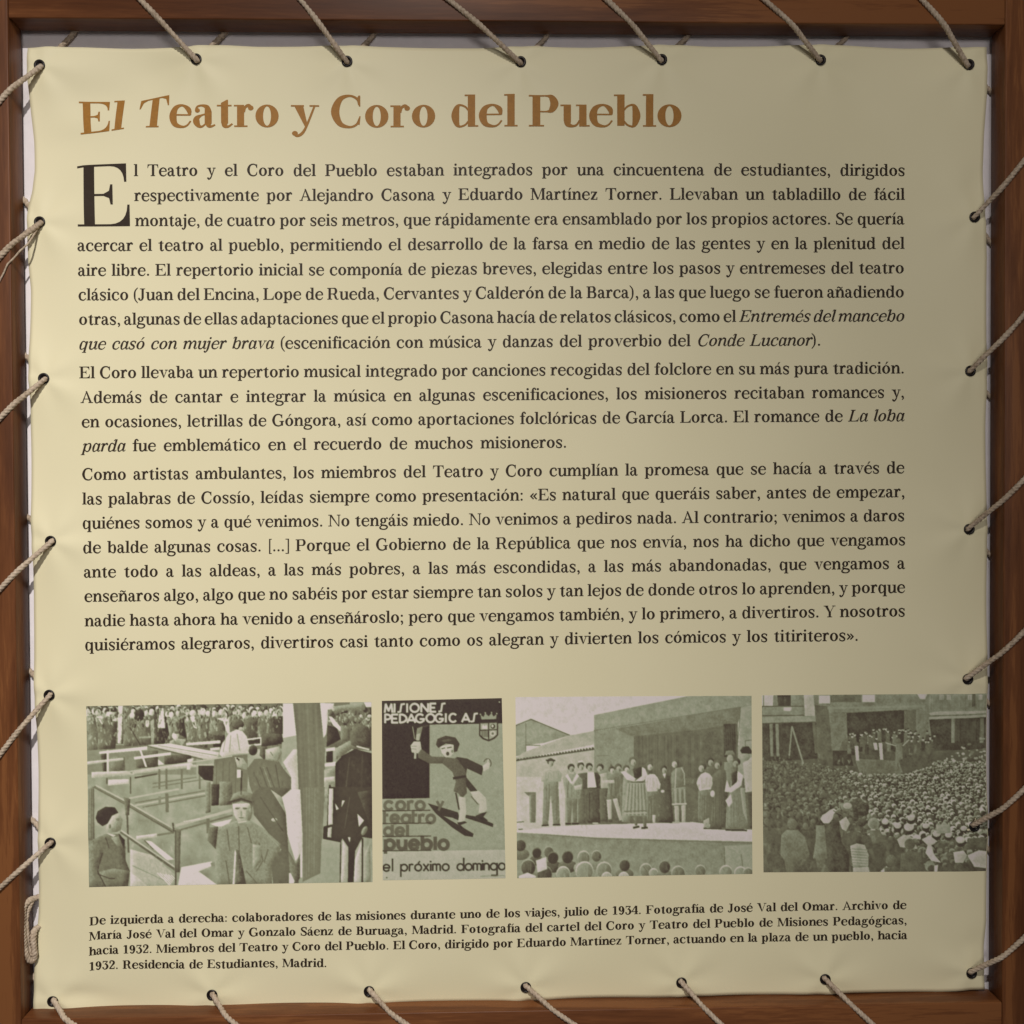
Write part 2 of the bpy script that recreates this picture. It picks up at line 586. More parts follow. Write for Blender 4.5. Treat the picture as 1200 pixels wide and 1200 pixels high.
def draw(ch, S, H, it):
    g = Glyph(S, H, it)
    R, Q, K, Dt, O = g.R, g.Q, g.K, g.Dt, g.O
    X = XH
    base = {'á': 'a', 'é': 'e', 'í': 'ı', 'ó': 'o', 'ú': 'u', 'ñ': 'n'}.get(ch, ch)
    if base == 'a':
        if it:
            g.bowlL(7, 64); R(64, 10, 64 + S, X); g.foot(64); g.adv = 100
        else:
            Dt(19, 73, 10)
            K([(12, 76, H), (20, 90, H * 1.3), (38, 94, H * 1.5), (56, 86, S * 0.72), (61, 66, S)])
            R(61 - S / 2, 16, 61 + S / 2, 67)
            K([(61, 20, S), (64, 6, S * 0.65), (74, 3, H * 1.5), (88, 10, H)])
            K([(52, 57, H), (34, 51, H * 1.3), (18, 40, S * 0.75), (15, 24, S * 0.95), (23, 7, S * 0.65), (36, 2, H * 1.4), (52, 15, H)])
            g.adv = 91
    elif base == 'b':
        R(12, 4, 12 + S, AH); g.flag(12, AH); g.bowlR(12 + S, 98); g.adv = 105
    elif base == 'c':
        K([(82, 66, H * 1.2), (75, 87, H * 1.4), (53, 95, H * 1.4), (27, 83, S * 0.75), (17, 48, S * 1.08), (27, 13, S * 0.78), (54, 1.5, H * 1.6), (72, 8, H * 1.1), (86, 26, H)])
        Dt(75, 73, 10.5); g.adv = 91
    elif base == 'd':
        g.bowlL(7, 68); R(68, 0, 68 + S, AH); g.flag(68, AH); g.foot(68, 0, 11) if it else R(68, 0, 68 + S + 12, H); g.adv = 107
    elif base == 'e':
        K([(85, 52, H * 1.6), (79, 78, S * 0.72), (55, 95, H * 1.4), (27, 82, S * 0.75), (17, 48, S * 1.08), (27, 13, S * 0.78), (55, 1.5, H * 1.6), (74, 8, H * 1.1), (88, 27, H)])
        R(20, 50, 87, 50 + H); g.adv = 95
    elif base == 'f':
        R(20, 0, 20 + S, 112)
        K([(20 + S / 2, 104, S), (35, 128, S * 0.72), (50, 139, H * 1.5), (63, 132, H)]); Dt(62, 126, 9.5)
        R(3, X - H, 62, X); g.foot(20); g.adv = 62
    elif base == 'g':
        O(44, 64, 34, 33, S * 0.92, H * 1.1)
        K([(70, 84, H), (81, 94, H * 1.3), (92, 92, H)]); Dt(90, 88, 8)
        K([(30, 37, H), (19, 26, H * 1.6), (24, 13, H * 2.2), (48, 8, S * 0.72), (76, 2, S * 0.8), (88, -15, S * 0.72), (72, -35, H * 1.6),
           (44, -40, H * 1.4), (16, -32, H * 1.9), (8, -18, H * 1.9), (18, -3, H * 1.3), (34, 7, H)])
        g.adv = 97
    elif base in 'hn':
        top = AH if base == 'h' else X
        R(13, 0, 13 + S, top); g.flag(13, top)
        g.foot(13) if not it else None
        g.arch(13 + S, 71); R(71, 0 if not it else 10, 71 + S, 63); g.foot(71); g.adv = 106
    elif base == 'm':
        R(13, 0, 13 + S, X); g.flag(13, X)
        for a, b in ((13, 69), (69, 125)):
            g.arch(a + S, b); R(b, 0 if not (it and b == 125) else 10, b + S, 63)
        if it:
            g.foot(125)
        else:
            g.foot(13); g.foot(69); g.foot(125)
        g.adv = 160
    elif base in ('i', 'ı'):
        R(14, 0 if not it else 10, 14 + S, X); g.flag(14, X); g.foot(14); g.adv = 51
        if base == 'i':
            Dt(14 + S / 2, 127, S * 0.54)
    elif base == 'j':
        R(14, 0, 14 + S, X); g.flag(14, X); Dt(14 + S / 2, 127, S * 0.54)
        K([(14 + S / 2, 4, S), (21, -22, S * 0.75), (6, -38, H * 1.5), (-6, -32, H)]); Dt(-4, -28, 9); g.adv = 50
    elif base == 'l':
        R(14, 0 if not it else 10, 14 + S, AH); g.flag(14, AH); g.foot(14); g.adv = 51
    elif base == 'o':
        O(51, 48, 45, 50, S * 1.08, H * 1.15); g.adv = 102
    elif base == 'p':
        R(13, DH, 13 + S, X); g.flag(13, X); R(2, DH, 13 + S + 11, DH + H); g.bowlR(13 + S, 99); g.adv = 106
    elif base == 'q':
        g.bowlL(7, 68); R(68, DH, 68 + S, X); R(57, DH, 68 + S + 11, DH + H); g.adv = 104
    elif base == 'r':
        R(13, 0, 13 + S, X); g.flag(13, X)
        g.foot(13, 11, 13) if not it else None
        K([(13 + S, 64, H), (44, 85, H * 1.6), (57, 94, H * 2), (68, 90, H)]); Dt(66, 83, 11); g.adv = 78
    elif base == 's':
        K([(67, 68, H), (62, 86, H * 1.4), (42, 95, H * 1.5), (21, 86, S * 0.66), (17, 71, S * 0.8), (30, 56, S * 0.9), (50, 44, S * 0.95),
           (65, 27, S * 0.8), (60, 8, S * 0.62), (40, 1, H * 1.5), (18, 9, H * 1.3), (10, 30, H)])
        R(64, 66, 64 + H, 94); R(9, 2, 9 + H, 31); g.adv = 81
    elif base == 't':
        R(20, 18, 20 + S, 104); Q([(20, 104), (20 + S, 104), (20 + S, 118), (20 + S - 5, 118)])
        R(4, X - H, 61, X)
        K([(20 + S / 2, 22, S), (35, 6, S * 0.72), (48, 2, H * 1.5), (64, 14, H)]); g.adv = 69
    elif base == 'u':
        R(13, 26, 13 + S, X); g.flag(13, X)
        K([(13 + S / 2, 28, S), (30, 9, S * 0.78), (47, 2, H * 1.7), (62, 8, H * 1.3), (73, 28, H)])
        R(71, 0 if not it else 10, 71 + S, X); g.flag(71, X)
        g.foot(71) if it else R(71, 0, 71 + S + 12, H); g.adv = 106
    elif base == 'v':
        Q([(9, X), (10 + S * 1.15, X), (57, 14), (49, -1)]); Q([(80, X), (80 + H, X), (54, 0), (48, 0)])
        R(-1, X - H, 45, X); R(64, X - H, 98, X); g.adv = 96
    elif base == 'y':
        Q([(9, X), (10 + S * 1.15, X), (57, 12), (50, -2)])
        K([(83, X, H * 1.1), (54, 6, H * 1.3), (38, -27, H * 1.7), (21, -38, H * 1.7), (9, -30, H)]); Dt(13, -27, 10.5)
        R(-1, X - H, 45, X); R(64, X - H, 98, X); g.adv = 95
    elif base == 'z':
        R(9, X - H * 1.2, 78, X); R(7, 0, 80, H * 1.2)
        Q([(50, X - H), (78, X - H), (35, H), (7, H)]); R(9, 68, 9 + H, X); R(80 - H, 0, 80, 30); g.adv = 87
    elif base == 'A':
        Q([(13, 0), (13 + H * 1.5, 0), (70, CH), (61, CH)]); Q([(53, CH + 2), (69, CH + 2), (124, 0), (98, 0)])
        R(30, 42, 102, 42 + H); R(-1, 0, 36, H); R(84, 0, 136, H); g.adv = 136
    elif base == 'B':
        g.cstem(16); g.cbowl(38, 70, CH, 104); g.cbowl(38, 0, 74, 113); g.adv = 122
    elif base in 'CG':
        K([(111, 96, H), (104, 122, H * 1.6), (74, 136, H * 1.5), (37, 121, S * 0.8), (19, 68, S * 1.18), (37, 16, S * 0.8), (74, 1, H * 1.6),
           (101, 12, H * 1.4), (112, 38, H)])
        Q([(116, CH), (116, 90), (111, 90), (102, 122), (109, CH)])
        g.adv = 128
        if base == 'G':
            R(100, 4, 100 + S, 60); R(84, 60 - H, 136, 60); g.adv = 142
        else:
            Q([(117, 48), (112, 48), (103, 14), (113, 10)])
    elif base == 'D':
        g.cstem(16); g.cbowl(38, 0, CH, 134); g.adv = 143
    elif base in 'EFL':
        g.cstem(16, serif=3)
        if base != 'L':
            R(30, CH - H, 108, CH); g.bracket(74, CH - H, 106, 97, 111, CH)
            R(38, 67, 72, 67 + H); Q([(80, 48), (80, 92), (75, 92), (72, 78), (60, 67 + H), (60, 67), (72, 62), (75, 48)])
        if base != 'F':
            R(30, 0, 112, H); g.bracket(74, H, 112, 47, 117, 0)
        g.adv = {'E': 123, 'F': 114, 'L': 120}[base]
    elif base == 'J':
        R(40, 26, 40 + S, CH); R(22, CH - H, 80, CH)
        K([(40 + S / 2, 30, S), (46, 8, S * 0.75), (28, 0, H * 1.6), (10, 8, H)]); Dt(14, 16, 12); g.adv = 86
    elif base == 'M':
        R(18, 0, 18 + H * 1.3, CH); Q([(12, CH), (14 + S * 1.1, CH), (90, 16), (77, -1)]); Q([(126, CH), (136, CH), (88, 2), (79, 0)])
        R(128, 0, 128 + S * 1.06, CH); R(2, 0, 40, H); R(114, 0, 165, H); R(2, CH - H, 26, CH); R(140, CH - H, 165, CH); g.adv = 168
    elif base == 'N':
        R(21, 0, 21 + H * 1.3, CH); Q([(14, CH), (40, CH), (122, 0), (113, 0)]); R(114, 0, 114 + H * 1.3, CH)
        R(3, 0, 43, H); R(3, CH - H, 26, CH); R(98, CH - H, 138, CH); g.adv = 141
    elif base == 'O':
        O(71, 68, 64, 71, S * 1.18, H * 1.15); g.adv = 142
    elif base in 'PR':
        g.cstem(16); g.cbowl(38, 62, CH, 113); g.adv = 119
        if base == 'R':
            K([(66, 64, H), (86, 52, S * 0.7), (96, 22, S), (108, 4, S * 0.5), (128, 8, H)]); g.adv = 134
    elif base == 'S':
        K([(88, 98, H), (80, 126, H * 1.5), (54, 136, H * 1.5), (27, 122, S * 0.7), (22, 100, S * 0.85), (40, 78, S * 0.95), (66, 62, S),
           (86, 36, S * 0.85), (78, 11, S * 0.66), (52, 1, H * 1.5), (22, 13, H * 1.4), (11, 44, H)])
        R(85, 94, 85 + H, CH); R(9, 0, 9 + H, 46); g.adv = 102
    elif base == 'T':
        R(52, 0, 52 + S * 1.06, CH); R(38, 0, 88, H); R(6, CH - H, 120, CH)
        Q([(5, CH), (3, 94), (8, 94), (17, 122), (34, CH - H), (34, CH)]); Q([(121, CH), (123, 94), (118, 94), (109, 122), (92, CH - H), (92, CH)]); g.adv = 125
    elif base == 'V':
        Q([(10, CH), (12 + S * 1.15, CH), (74, 16), (66, -2)]); Q([(114, CH), (121, CH), (73, 0), (66, 0)])
        R(-1, CH - H, 50, CH); R(96, CH - H, 136, CH); g.adv = 130
    elif base == 'Y':
        Q([(10, CH), (12 + S * 1.1, CH), (76, 58), (55, 58)]); Q([(108, CH), (114, CH), (76, 58), (68, 58)])
        R(54, 0, 54 + S, 62); R(38, 0, 92, H); R(-1, CH - H, 50, CH); R(92, CH - H, 130, CH); g.adv = 128
    elif base == '1':
        R(34, 0, 34 + S, CH); R(16, 0, 52 + S, H); K([(14, 116, H), (26, 122, H * 1.4), (36, CH - 4, H * 1.4)]); g.adv = 92
    elif base == '2':
        K([(16, 102, H), (24, 128, H * 1.6), (48, 136, H * 1.8), (74, 122, S * 0.85), (74, 92, S), (46, 52, S * 0.6), (16, 8, H * 2)]); Dt(23, 104, 12.5)
        R(12, 0, 86, 16); R(86 - H, 0, 86, 42); g.adv = 96
    elif base == '3':
        R(14, CH - 15, 84, CH); R(14, 98, 14 + H, CH); K([(82, CH - 12, H * 1.2), (44, 82, H * 1.3)])
        K([(40, 82, H), (66, 79, S * 0.75), (80, 44, S * 1.1), (66, 9, S * 0.7), (38, 1, H * 1.6), (14, 14, H)]); Dt(19, 25, 12.5); g.adv = 96
    elif base == '4':
        R(54, 0, 54 + S, CH); R(4, 36, 94, 36 + H * 1.2); K([(62, CH, H * 1.4), (6, 38, H * 1.4)]); R(38, 0, 70 + S, H); g.adv = 98
    elif base == '9':
        O(46, 92, 40, 45, S, H * 1.2); K([(76, 96, S), (76, 48, S * 0.85), (54, 6, H * 2.2), (24, 6, H)]); Dt(26, 16, 11.5); g.adv = 95
    elif base == '.':
        Dt(24, 11, 12.5); g.adv = 47
    elif base == ',':
        Dt(23, 12, 12.5); K([(30, 12, S * 0.6), (31, -8, H * 1.5), (18, -26, H)]); g.adv = 47
    elif base == ':':
        Dt(24, 11, 12.5); Dt(24, 80, 12.5); g.adv = 50
    elif base == ';':
        Dt(24, 80, 12.5); Dt(23, 12, 12.5); K([(30, 12, S * 0.6), (31, -8, H * 1.5), (18, -26, H)]); g.adv = 50
    elif base == '(':
        K([(58, 146, H), (30, 108, S * 0.6), (24, 58, S * 0.8), (30, 8, S * 0.6), (58, -34, H)]); g.adv = 60
    elif base == ')':
        K([(4, 146, H), (32, 108, S * 0.6), (38, 58, S * 0.8), (32, 8, S * 0.6), (4, -34, H)]); g.adv = 60
    elif base == '[':
        R(16, -30, 16 + S * 0.6, 146); R(16, -30, 46, -30 + H); R(16, 146 - H, 46, 146); g.adv = 50
    elif base == ']':
        R(30, -30, 30 + S * 0.6, 146); R(6, -30, 36, -30 + H); R(6, 146 - H, 36, 146); g.adv = 50
    elif base in '«»':
        for k in (0, 34):
            a = [(44 + k, 84, H * 1.6), (14 + k, 50, H * 2.4), (44 + k, 16, H * 1.6)]
            if base == '»':
                a = [(92 - x, y, w) for x, y, w in a]
            K(a, 1)
        g.adv = 92
    if ch in 'áéíóú':
        x = {'á': 44, 'é': 50, 'í': 22, 'ó': 50, 'ú': 52}[ch]
        Q([(x - 9, 106), (x - 2, 106), (x + 25, 140), (x + 5, 140)])
    if ch == 'ñ':
        K([(22, 110, H), (34, 124, S * 0.5), (52, 117, S * 0.6), (68, 111, S * 0.5), (82, 126, H)])
    return g


STYLES = {'r': (25.0, 9.4, False), 'i': (23.0, 9.0, True), 'b': (30.0, 9.8, False), 't': (27.5, 6.6, False), 'd': (22.5, 4.6, False)}
CACHE = {}


def glyph(ch, st):
    k = (ch, st)
    if k not in CACHE:
        g = draw(ch, *STYLES[st])
        polys = []
        for it in g.p:
            if isinstance(it, tuple):
                a, b = it[1].copy(), it[2].copy()
                polys.append(('strip', a, b))
            else:
                polys.append(np.array(it, float))
        if st == 'i':
            for p in polys:
                for arr in (p[1:] if isinstance(p, tuple) else (p,)):
                    arr[:, 0] += 0.27 * arr[:, 1] - 4
        wid = {'r': 1.0, 'i': 0.97, 'b': 1.04, 't': 1.04, 'd': 1.0}[st]
        for p in polys:
            for arr in (p[1:] if isinstance(p, tuple) else (p,)):
                arr[:, 0] *= wid
        CACHE[k] = (polys, g.adv * wid)
    return CACHE[k]


SPACE = 46.0


def runs(text):
    """plain text with *italic* stretches -> [(char, style)]"""
    out, it = [], False
    for ch in text:
        if ch == '*':
            it = not it
        else:
            out.append((ch, it))
    return out


def set_line(name, text, style, scale, x0, x1, y0, y1, mat, warp=None, gaps=None, justify=True, stretch=1.0, fit=False):
    """one printed line: from x0 to x1, baseline running from y0 to y1"""
    rs = [(c, ('i' if it else style)) for c, it in runs(text)]
    adv = [0.0 if c == ' ' else glyph(c, s)[1] * scale * stretch for c, s in rs]
    ns = sum(1 for c, s in rs if c == ' ')
    nl = len(rs)
    nat = sum(adv)
    lsb = 4 * scale
    tgt = x1 - x0 + 2 * lsb
    if fit:                                            # a single word: stretch its letters to the width given in image pixels
        k = tgt / nat
        stretch *= k
        adv = [a * k for a in adv]
        nat = tgt
    sp, tr = SPACE * scale, 0.0
    if justify:
        sp = (tgt - nat) / max(ns, 1)
        lo, hi = 34 * scale, 128 * scale
        if sp < lo or sp > hi:
            sp2 = min(max(sp, lo), hi)
            tr = (tgt - nat - sp2 * ns) / nl
            sp = sp2
    verts, faces = [], []
    x = x0 - lsb
    lv = 0
    DBG.append((name, round(sp / scale), round(tr / scale, 1)))
    for (c, s), a in zip(rs, adv):
        if c == ' ':
            x += sp + tr
            continue
        polys, _ = glyph(c, s)
        for p in polys:
            lv += 1
            hgt = (0.00022 if scale < 0.2 else 0.00034) + 0.00001 * (lv % 9)
            if isinstance(p, tuple):
                pts = np.vstack([p[1], p[2]])
                n = len(p[1])
                fs = [(k, k + 1, n + k + 1, n + k) for k in range(n - 1)]
            else:
                pts = p
                fs = [tuple(range(len(p)))]
            u = x + pts[:, 0] * scale * stretch
            t = (u - x0) / (x1 - x0)
            yb = y0 + (y1 - y0) * t
            v = yb - pts[:, 1] * scale
            if warp is not None:
                u, v = warp(u, v, pts[:, 1] / CH)
            w = unproject_arr(u, v, relief(u, v) + hgt)
            o = len(verts)
            verts.extend(w.tolist())
            faces.extend(tuple(i + o for i in f) for f in fs)
        x += a + tr
    ob = mesh_obj(name, verts, faces, mat, sheet_root)
    return ob


DBG = []
# ------------------------------------------------------------------ the printed text
def title_warp(u, v, h):
    hh = np.clip(h, -0.3, 1.1)
    dyb = np.interp(u, [90, 112, 130, 145, 170, 185], [7.5, 5.5, 3.5, 1.5, 0, 0])
    dyt = np.interp(u, [90, 128, 145, 160, 195, 215], [4.5, 5.5, 5.0, 5.5, -1.0, 0])
    dxt = np.interp(u, [90, 112, 130, 145, 165, 200, 215], [-3.0, -2.0, 3.0, 4.0, 4.5, 2.5, 0])
    arc = 0.0
    return u + dxt * hh, v + dyb * (1 - hh) + dyt * hh + arc


def drop_warp(u, v, h):
    return u - 1.5 * h, v + np.interp(u, [88, 100, 150], [2.2, 0.3, -1.0]) * np.clip(h, 0, 1)


def cap_warp(u, v, h):
    return u, v + np.interp(u, [100, 118], [2.0, 0.0])


for tx, x0, x1 in (('El', 94.0, 143.5), ('Teatro', 160.5, 327.5), ('y', 342.4, 372), ('Coro', 388, 510.8), ('del', 528, 605), ('Pueblo', 620, 799.5)):
    t = set_line('title_word', tx, 't', 0.268, x0, x1, 149.5 - 0.0015 * (x0 - 94), 149.5 - 0.0015 * (x1 - 94), M_TITLE, warp=title_warp, fit=True)
    t['label'] = 'large orange brown title lettering'
set_line('drop_cap', 'E', 'd', 0.530, 92.5, 151, 265.5, 265, M_BODY, warp=drop_warp, justify=False).data.name = 'drop_cap'

BODY_STRETCH = 1.064
BODY = [
    ('l Teatro y el Coro del Pueblo estaban integrados por una cincuentena de estudiantes, dirigidos', 157.0, 1061.5, 206.4, 205.2),
    ('respectivamente por Alejandro Casona y Eduardo Martínez Torner. Llevaban un tabladillo de fácil', 157.5, 1061.0, 235.6, 233.6),
    ('montaje, de cuatro por seis metros, que rápidamente era ensamblado por los propios actores. Se quería', 158.5, 1060.5, 265.0, 262.4),
    ('acercar el teatro al pueblo, permitiendo el desarrollo de la farsa en medio de las gentes y en la plenitud del', 91.0, 1060.5, 294.2, 291.2),
    ('aire libre. El repertorio inicial se componía de piezas breves, elegidas entre los pasos y entremeses del teatro', 91.5, 1060.0, 323.3, 320.0),
    ('clásico (Juan del Encina, Lope de Rueda, Cervantes y Calderón de la Barca), a las que luego se fueron añadiendo', 92.0, 1060.0, 352.0, 348.2),
    ('otras, algunas de ellas adaptaciones que el propio Casona hacía de relatos clásicos, como el *Entremés del mancebo*', 92.5, 1059.5, 380.7, 376.4),
    ('*que casó con mujer brava* (escenificación con música y danzas del proverbio del *Conde Lucanor*).', 92.5, 962.0, 409.6, 405.0),
    ('El Coro llevaba un repertorio musical integrado por canciones recogidas del folclore en su más pura tradición.', 93.5, 1060.0, 443.4, 437.6),
    ('Además de cantar e integrar la música en algunas escenificaciones, los misioneros recitaban romances y,', 95.5, 1060.0, 472.4, 465.9),
    ('en ocasiones, letrillas de Góngora, así como aportaciones folclóricas de García Lorca. El romance de *La loba*', 96.0, 1059.0, 500.9, 493.5),
    ('*parda* fue emblemático en el recuerdo de muchos misioneros.', 96.5, 664.0, 529.3, 524.6),
    ('Como artistas ambulantes, los miembros del Teatro y Coro cumplían la promesa que se hacía a través de', 96.5, 1059.5, 562.6, 554.5),
    ('las palabras de Cossío, leídas siempre como presentación: «Es natural que queráis saber, antes de empezar,', 97.0, 1060.0, 591.2, 582.6),
    ('quiénes somos y a qué venimos. No tengáis miedo. No venimos a pediros nada. Al contrario; venimos a daros', 97.0, 1059.5, 619.6, 610.6),
    ('de balde algunas cosas. [...] Porque el Gobierno de la República que nos envía, nos ha dicho que vengamos', 98.0, 1060.5, 648.2, 638.8),
    ('ante todo a las aldeas, a las más pobres, a las más escondidas, a las más abandonadas, que vengamos a', 98.5, 1060.0, 676.8, 666.4),
    ('enseñaros algo, algo que no sabéis por estar siempre tan solos y tan lejos de donde otros lo aprenden, y porque', 99.0, 1060.0, 705.2, 694.4),
    ('nadie hasta ahora ha venido a enseñároslo; pero que vengamos también, y lo primero, a divertiros. Y nosotros', 99.5, 1060.0, 734.0, 722.2),
    ('quisiéramos alegraros, divertiros casi tanto como os alegran y divierten los cómicos y los titiriteros».', 99.5, 1005.5, 762.2, 750.8),
]
for tx, x0, x1, y0, y1 in BODY:
    set_line('text_line', tx, 'r', 0.1, x0, x1, y0, y1, M_BODY, stretch=BODY_STRETCH)

CAPTION = [
    ('De izquierda a derecha: colaboradores de las misiones durante uno de los viajes, julio de 1934. Fotografía de José Val del Omar. Archivo de', 104.5, 1062.0, 1083.8, 1065.0),
    ('María José Val del Omar y Gonzalo Sáenz de Buruaga, Madrid. Fotografía del cartel del Coro y Teatro del Pueblo de Misiones Pedagógicas,', 104.0, 1062.5, 1101.2, 1082.8),
    ('hacia 1932. Miembros del Teatro y Coro del Pueblo. El Coro, dirigido por Eduardo Martínez Torner, actuando en la plaza de un pueblo, hacia', 104.0, 1063.0, 1118.8, 1100.2),
    ('1932. Residencia de Estudiantes, Madrid.', 104.0, 383.0, 1136.4, 1133.0),
]
for tx, x0, x1, y0, y1 in CAPTION:
    set_line('caption_line', tx, 'b', 0.0715, x0, x1, y0, y1, M_BODY, warp=cap_warp, stretch=1.095)
# ------------------------------------------------------------------ the four printed pictures: tones painted by code, carried as a mesh attribute
class Canvas:
    def __init__(self, x0, y0, x1, y1, ss=3, fill=0.5):
        self.x0, self.y0, self.ss = x0, y0, ss
        self.w, self.h = int((x1 - x0) * ss), int((y1 - y0) * ss)
        self.a = np.full((self.h, self.w), fill, float)
        self.t = (0, 0, 1.0)
        self.rng = np.random.default_rng(11)
        self.shade = 0.32

    def at(self, ox, oy, k):
        self.t = (ox, oy, k)

    def px(self, pts):
        p = np.array(pts, float)
        ox, oy, k = self.t
        return np.stack([(p[:, 0] / k + ox - self.x0) * self.ss, (p[:, 1] / k + oy - self.y0) * self.ss], 1)

    def _fill(self, p, g, alpha=1.0, shade=1.0):
        x0, y0 = np.floor(p.min(0)).astype(int)
        x1, y1 = np.ceil(p.max(0)).astype(int) + 1
        x0, y0, x1, y1 = max(x0, 0), max(y0, 0), min(x1, self.w), min(y1, self.h)
        if x1 <= x0 or y1 <= y0:
            return
        X, Y = np.meshgrid(np.arange(x0, x1) + 0.5, np.arange(y0, y1) + 0.5)
        ins = np.zeros(X.shape, bool)
        q = np.roll(p, -1, 0)
        for (ax, ay), (bx, by) in zip(p, q):
            if ay == by:
                continue
            c = (ay > Y) != (by > Y)
            ins ^= c & (X < (bx - ax) * (Y - ay) / (by - ay) + ax)
        s = self.a[y0:y1, x0:x1]
        tone = g
        mn = min(ins.shape)
        if shade and mn > 5:
            # the shape's own modelling inside the old photograph: a softly rounded form lit from one side
            R = int(min(max(mn * 0.22, 2), 12))
            m = np.pad(ins.astype(float), 2 * R + 1)
            for _ in range(2):
                for ax in (0, 1):
                    cs = np.cumsum(m, axis=ax)
                    m = (np.roll(cs, -R, ax) - np.roll(cs, R, ax)) / (2 * R)
                    m = np.clip(m, 0, 1)
            gy, gx = np.gradient(m)
            k = 2 * R + 1
            sh = (gx * 0.75 + gy * 0.65)[k:-k, k:-k] * R
            n = self.rng.normal(0, 1, (ins.shape[0] // 5 + 2, ins.shape[1] // 4 + 2))
            n = np.repeat(np.repeat(n, 5, 0), 4, 1)[:ins.shape[0], :ins.shape[1]]
            tone = (g + self.shade * shade * sh + 0.02 * n)[ins]
        s[ins] = s[ins] * (1 - alpha) + tone * alpha

    def P(self, g, pts, alpha=1.0, shade=1.0):
        self._fill(self.px(pts), g, alpha, shade)

    def E(self, g, cx, cy, rx, ry=None, rot=0.0, alpha=1.0):
        ry = ry or rx
        t = np.linspace(0, 2 * np.pi, 17)[:-1]
        c, s = math.cos(rot), math.sin(rot)
        self.P(g, [(cx + rx * math.cos(a) * c - ry * math.sin(a) * s, cy + rx * math.cos(a) * s + ry * math.sin(a) * c) for a in t], alpha)

    def L(self, g, w, pts, alpha=1.0):
        p = np.array(pts, float)
        for a, b in zip(p[:-1], p[1:]):
            d = b - a
            n = np.linalg.norm(d)
            if n == 0:
                continue
            d /= n
            m = np.array([-d[1], d[0]]) * w / 2
            e = d * w * 0.25
            self.P(g, [a + m - e, b + m + e, b - m + e, a - m - e], alpha, 0)

    def ring(self, g, w, cx, cy, rx, ry=None, a0=0, a1=360):
        ry = ry or rx
        t = np.radians(np.linspace(a0, a1, 20))
        self.L(g, w, np.stack([cx + rx * np.cos(t), cy + ry * np.sin(t)], 1))

    def blur(self, r=1):
        for _ in range(r):
            a = np.pad(self.a, 1, mode='edge')
            a = (a[:-2] + 2 * a[1:-1] + a[2:]) / 4
            self.a = (a[:, :-2] + 2 * a[:, 1:-1] + a[:, 2:]) / 4

    def finish(self, rad, amt, lo=0.0, hi=1.0):
        """the hard local contrast of a copied old print"""
        R = int(rad * self.ss)
        m = np.pad(self.a, R, mode='edge')
        for _ in range(2):
            for ax in (0, 1):
                cs = np.cumsum(np.pad(m, [(R + 1, R) if k == ax else (0, 0) for k in (0, 1)], mode='edge'), axis=ax)
                n = m.shape[ax]
                m = (np.take(cs, np.arange(2 * R + 1, 2 * R + 1 + n), ax) - np.take(cs, np.arange(n), ax)) / (2 * R + 1)
        m = m[R:-R, R:-R]
        self.a = np.clip(self.a + amt * (self.a - m), lo, hi)

    def cloud(self, amp, cell):
        """soft uneven tone of an old print"""
        gh, gw = int(self.h / (cell * self.ss)) + 3, int(self.w / (cell * self.ss)) + 3
        n = self.rng.normal(0, 1, (gh, gw))
        yy = np.linspace(0, gh - 2.001, self.h)
        xx = np.linspace(0, gw - 2.001, self.w)
        iy, ix = yy.astype(int), xx.astype(int)
        fy, fx = (yy - iy)[:, None], (xx - ix)[None]
        v = (n[iy][:, ix] * (1 - fy) * (1 - fx) + n[iy + 1][:, ix] * fy * (1 - fx) + n[iy][:, ix + 1] * (1 - fy) * fx + n[iy + 1][:, ix + 1] * fy * fx)
        self.a += amp * v

    def sample(self, u, v):
        x = np.clip((u - self.x0) * self.ss - 0.5, 0, self.w - 1.001)
        y = np.clip((v - self.y0) * self.ss - 0.5, 0, self.h - 1.001)
        ix, iy = x.astype(int), y.astype(int)
        fx, fy = x - ix, y - iy
        a = self.a
        return a[iy, ix] * (1 - fx) * (1 - fy) + a[iy, ix + 1] * fx * (1 - fy) + a[iy + 1, ix] * (1 - fx) * fy + a[iy + 1, ix + 1] * fx * fy


def texture(c, x0, y0, x1, y1, n, size, tones, alpha, r):
    """small broken lights and darks: cloth, faces and gaps too small to draw singly"""
    for _ in range(n):
        x, y = r.uniform(x0, x1), r.uniform(y0, y1)
        a = r.uniform(-0.5, 0.5) + math.pi / 2
        l = size * r.uniform(0.6, 2.2)
        c.L(r.uniform(*tones), size * r.uniform(0.4, 0.9), [(x, y), (x + l * math.cos(a), y + l * math.sin(a))], alpha)


def place(name, label, cv, q):
    """lay the picture onto the sheet: q = its four corners in image pixels"""
    (ax, ay), (bx, by), (cx, cy), (dx, dy) = q
    nu = int(math.hypot(bx - ax, by - ay) / 0.8) + 2
    nv = int(math.hypot(dx - ax, dy - ay) / 0.8) + 2
    s, t = np.meshgrid(np.linspace(0, 1, nu), np.linspace(0, 1, nv))
    u = ax * (1 - s) * (1 - t) + bx * s * (1 - t) + cx * s * t + dx * (1 - s) * t
    v = ay * (1 - s) * (1 - t) + by * s * (1 - t) + cy * s * t + dy * (1 - s) * t
    pts = unproject_arr(u, v, relief(u, v) + 0.0002).reshape(-1, 3)
    o = grid_obj(name, pts, nu, nv, M_PHOTO, sheet_root, np.clip(cv.sample(u, v), 0, 1))
    o['label'] = label


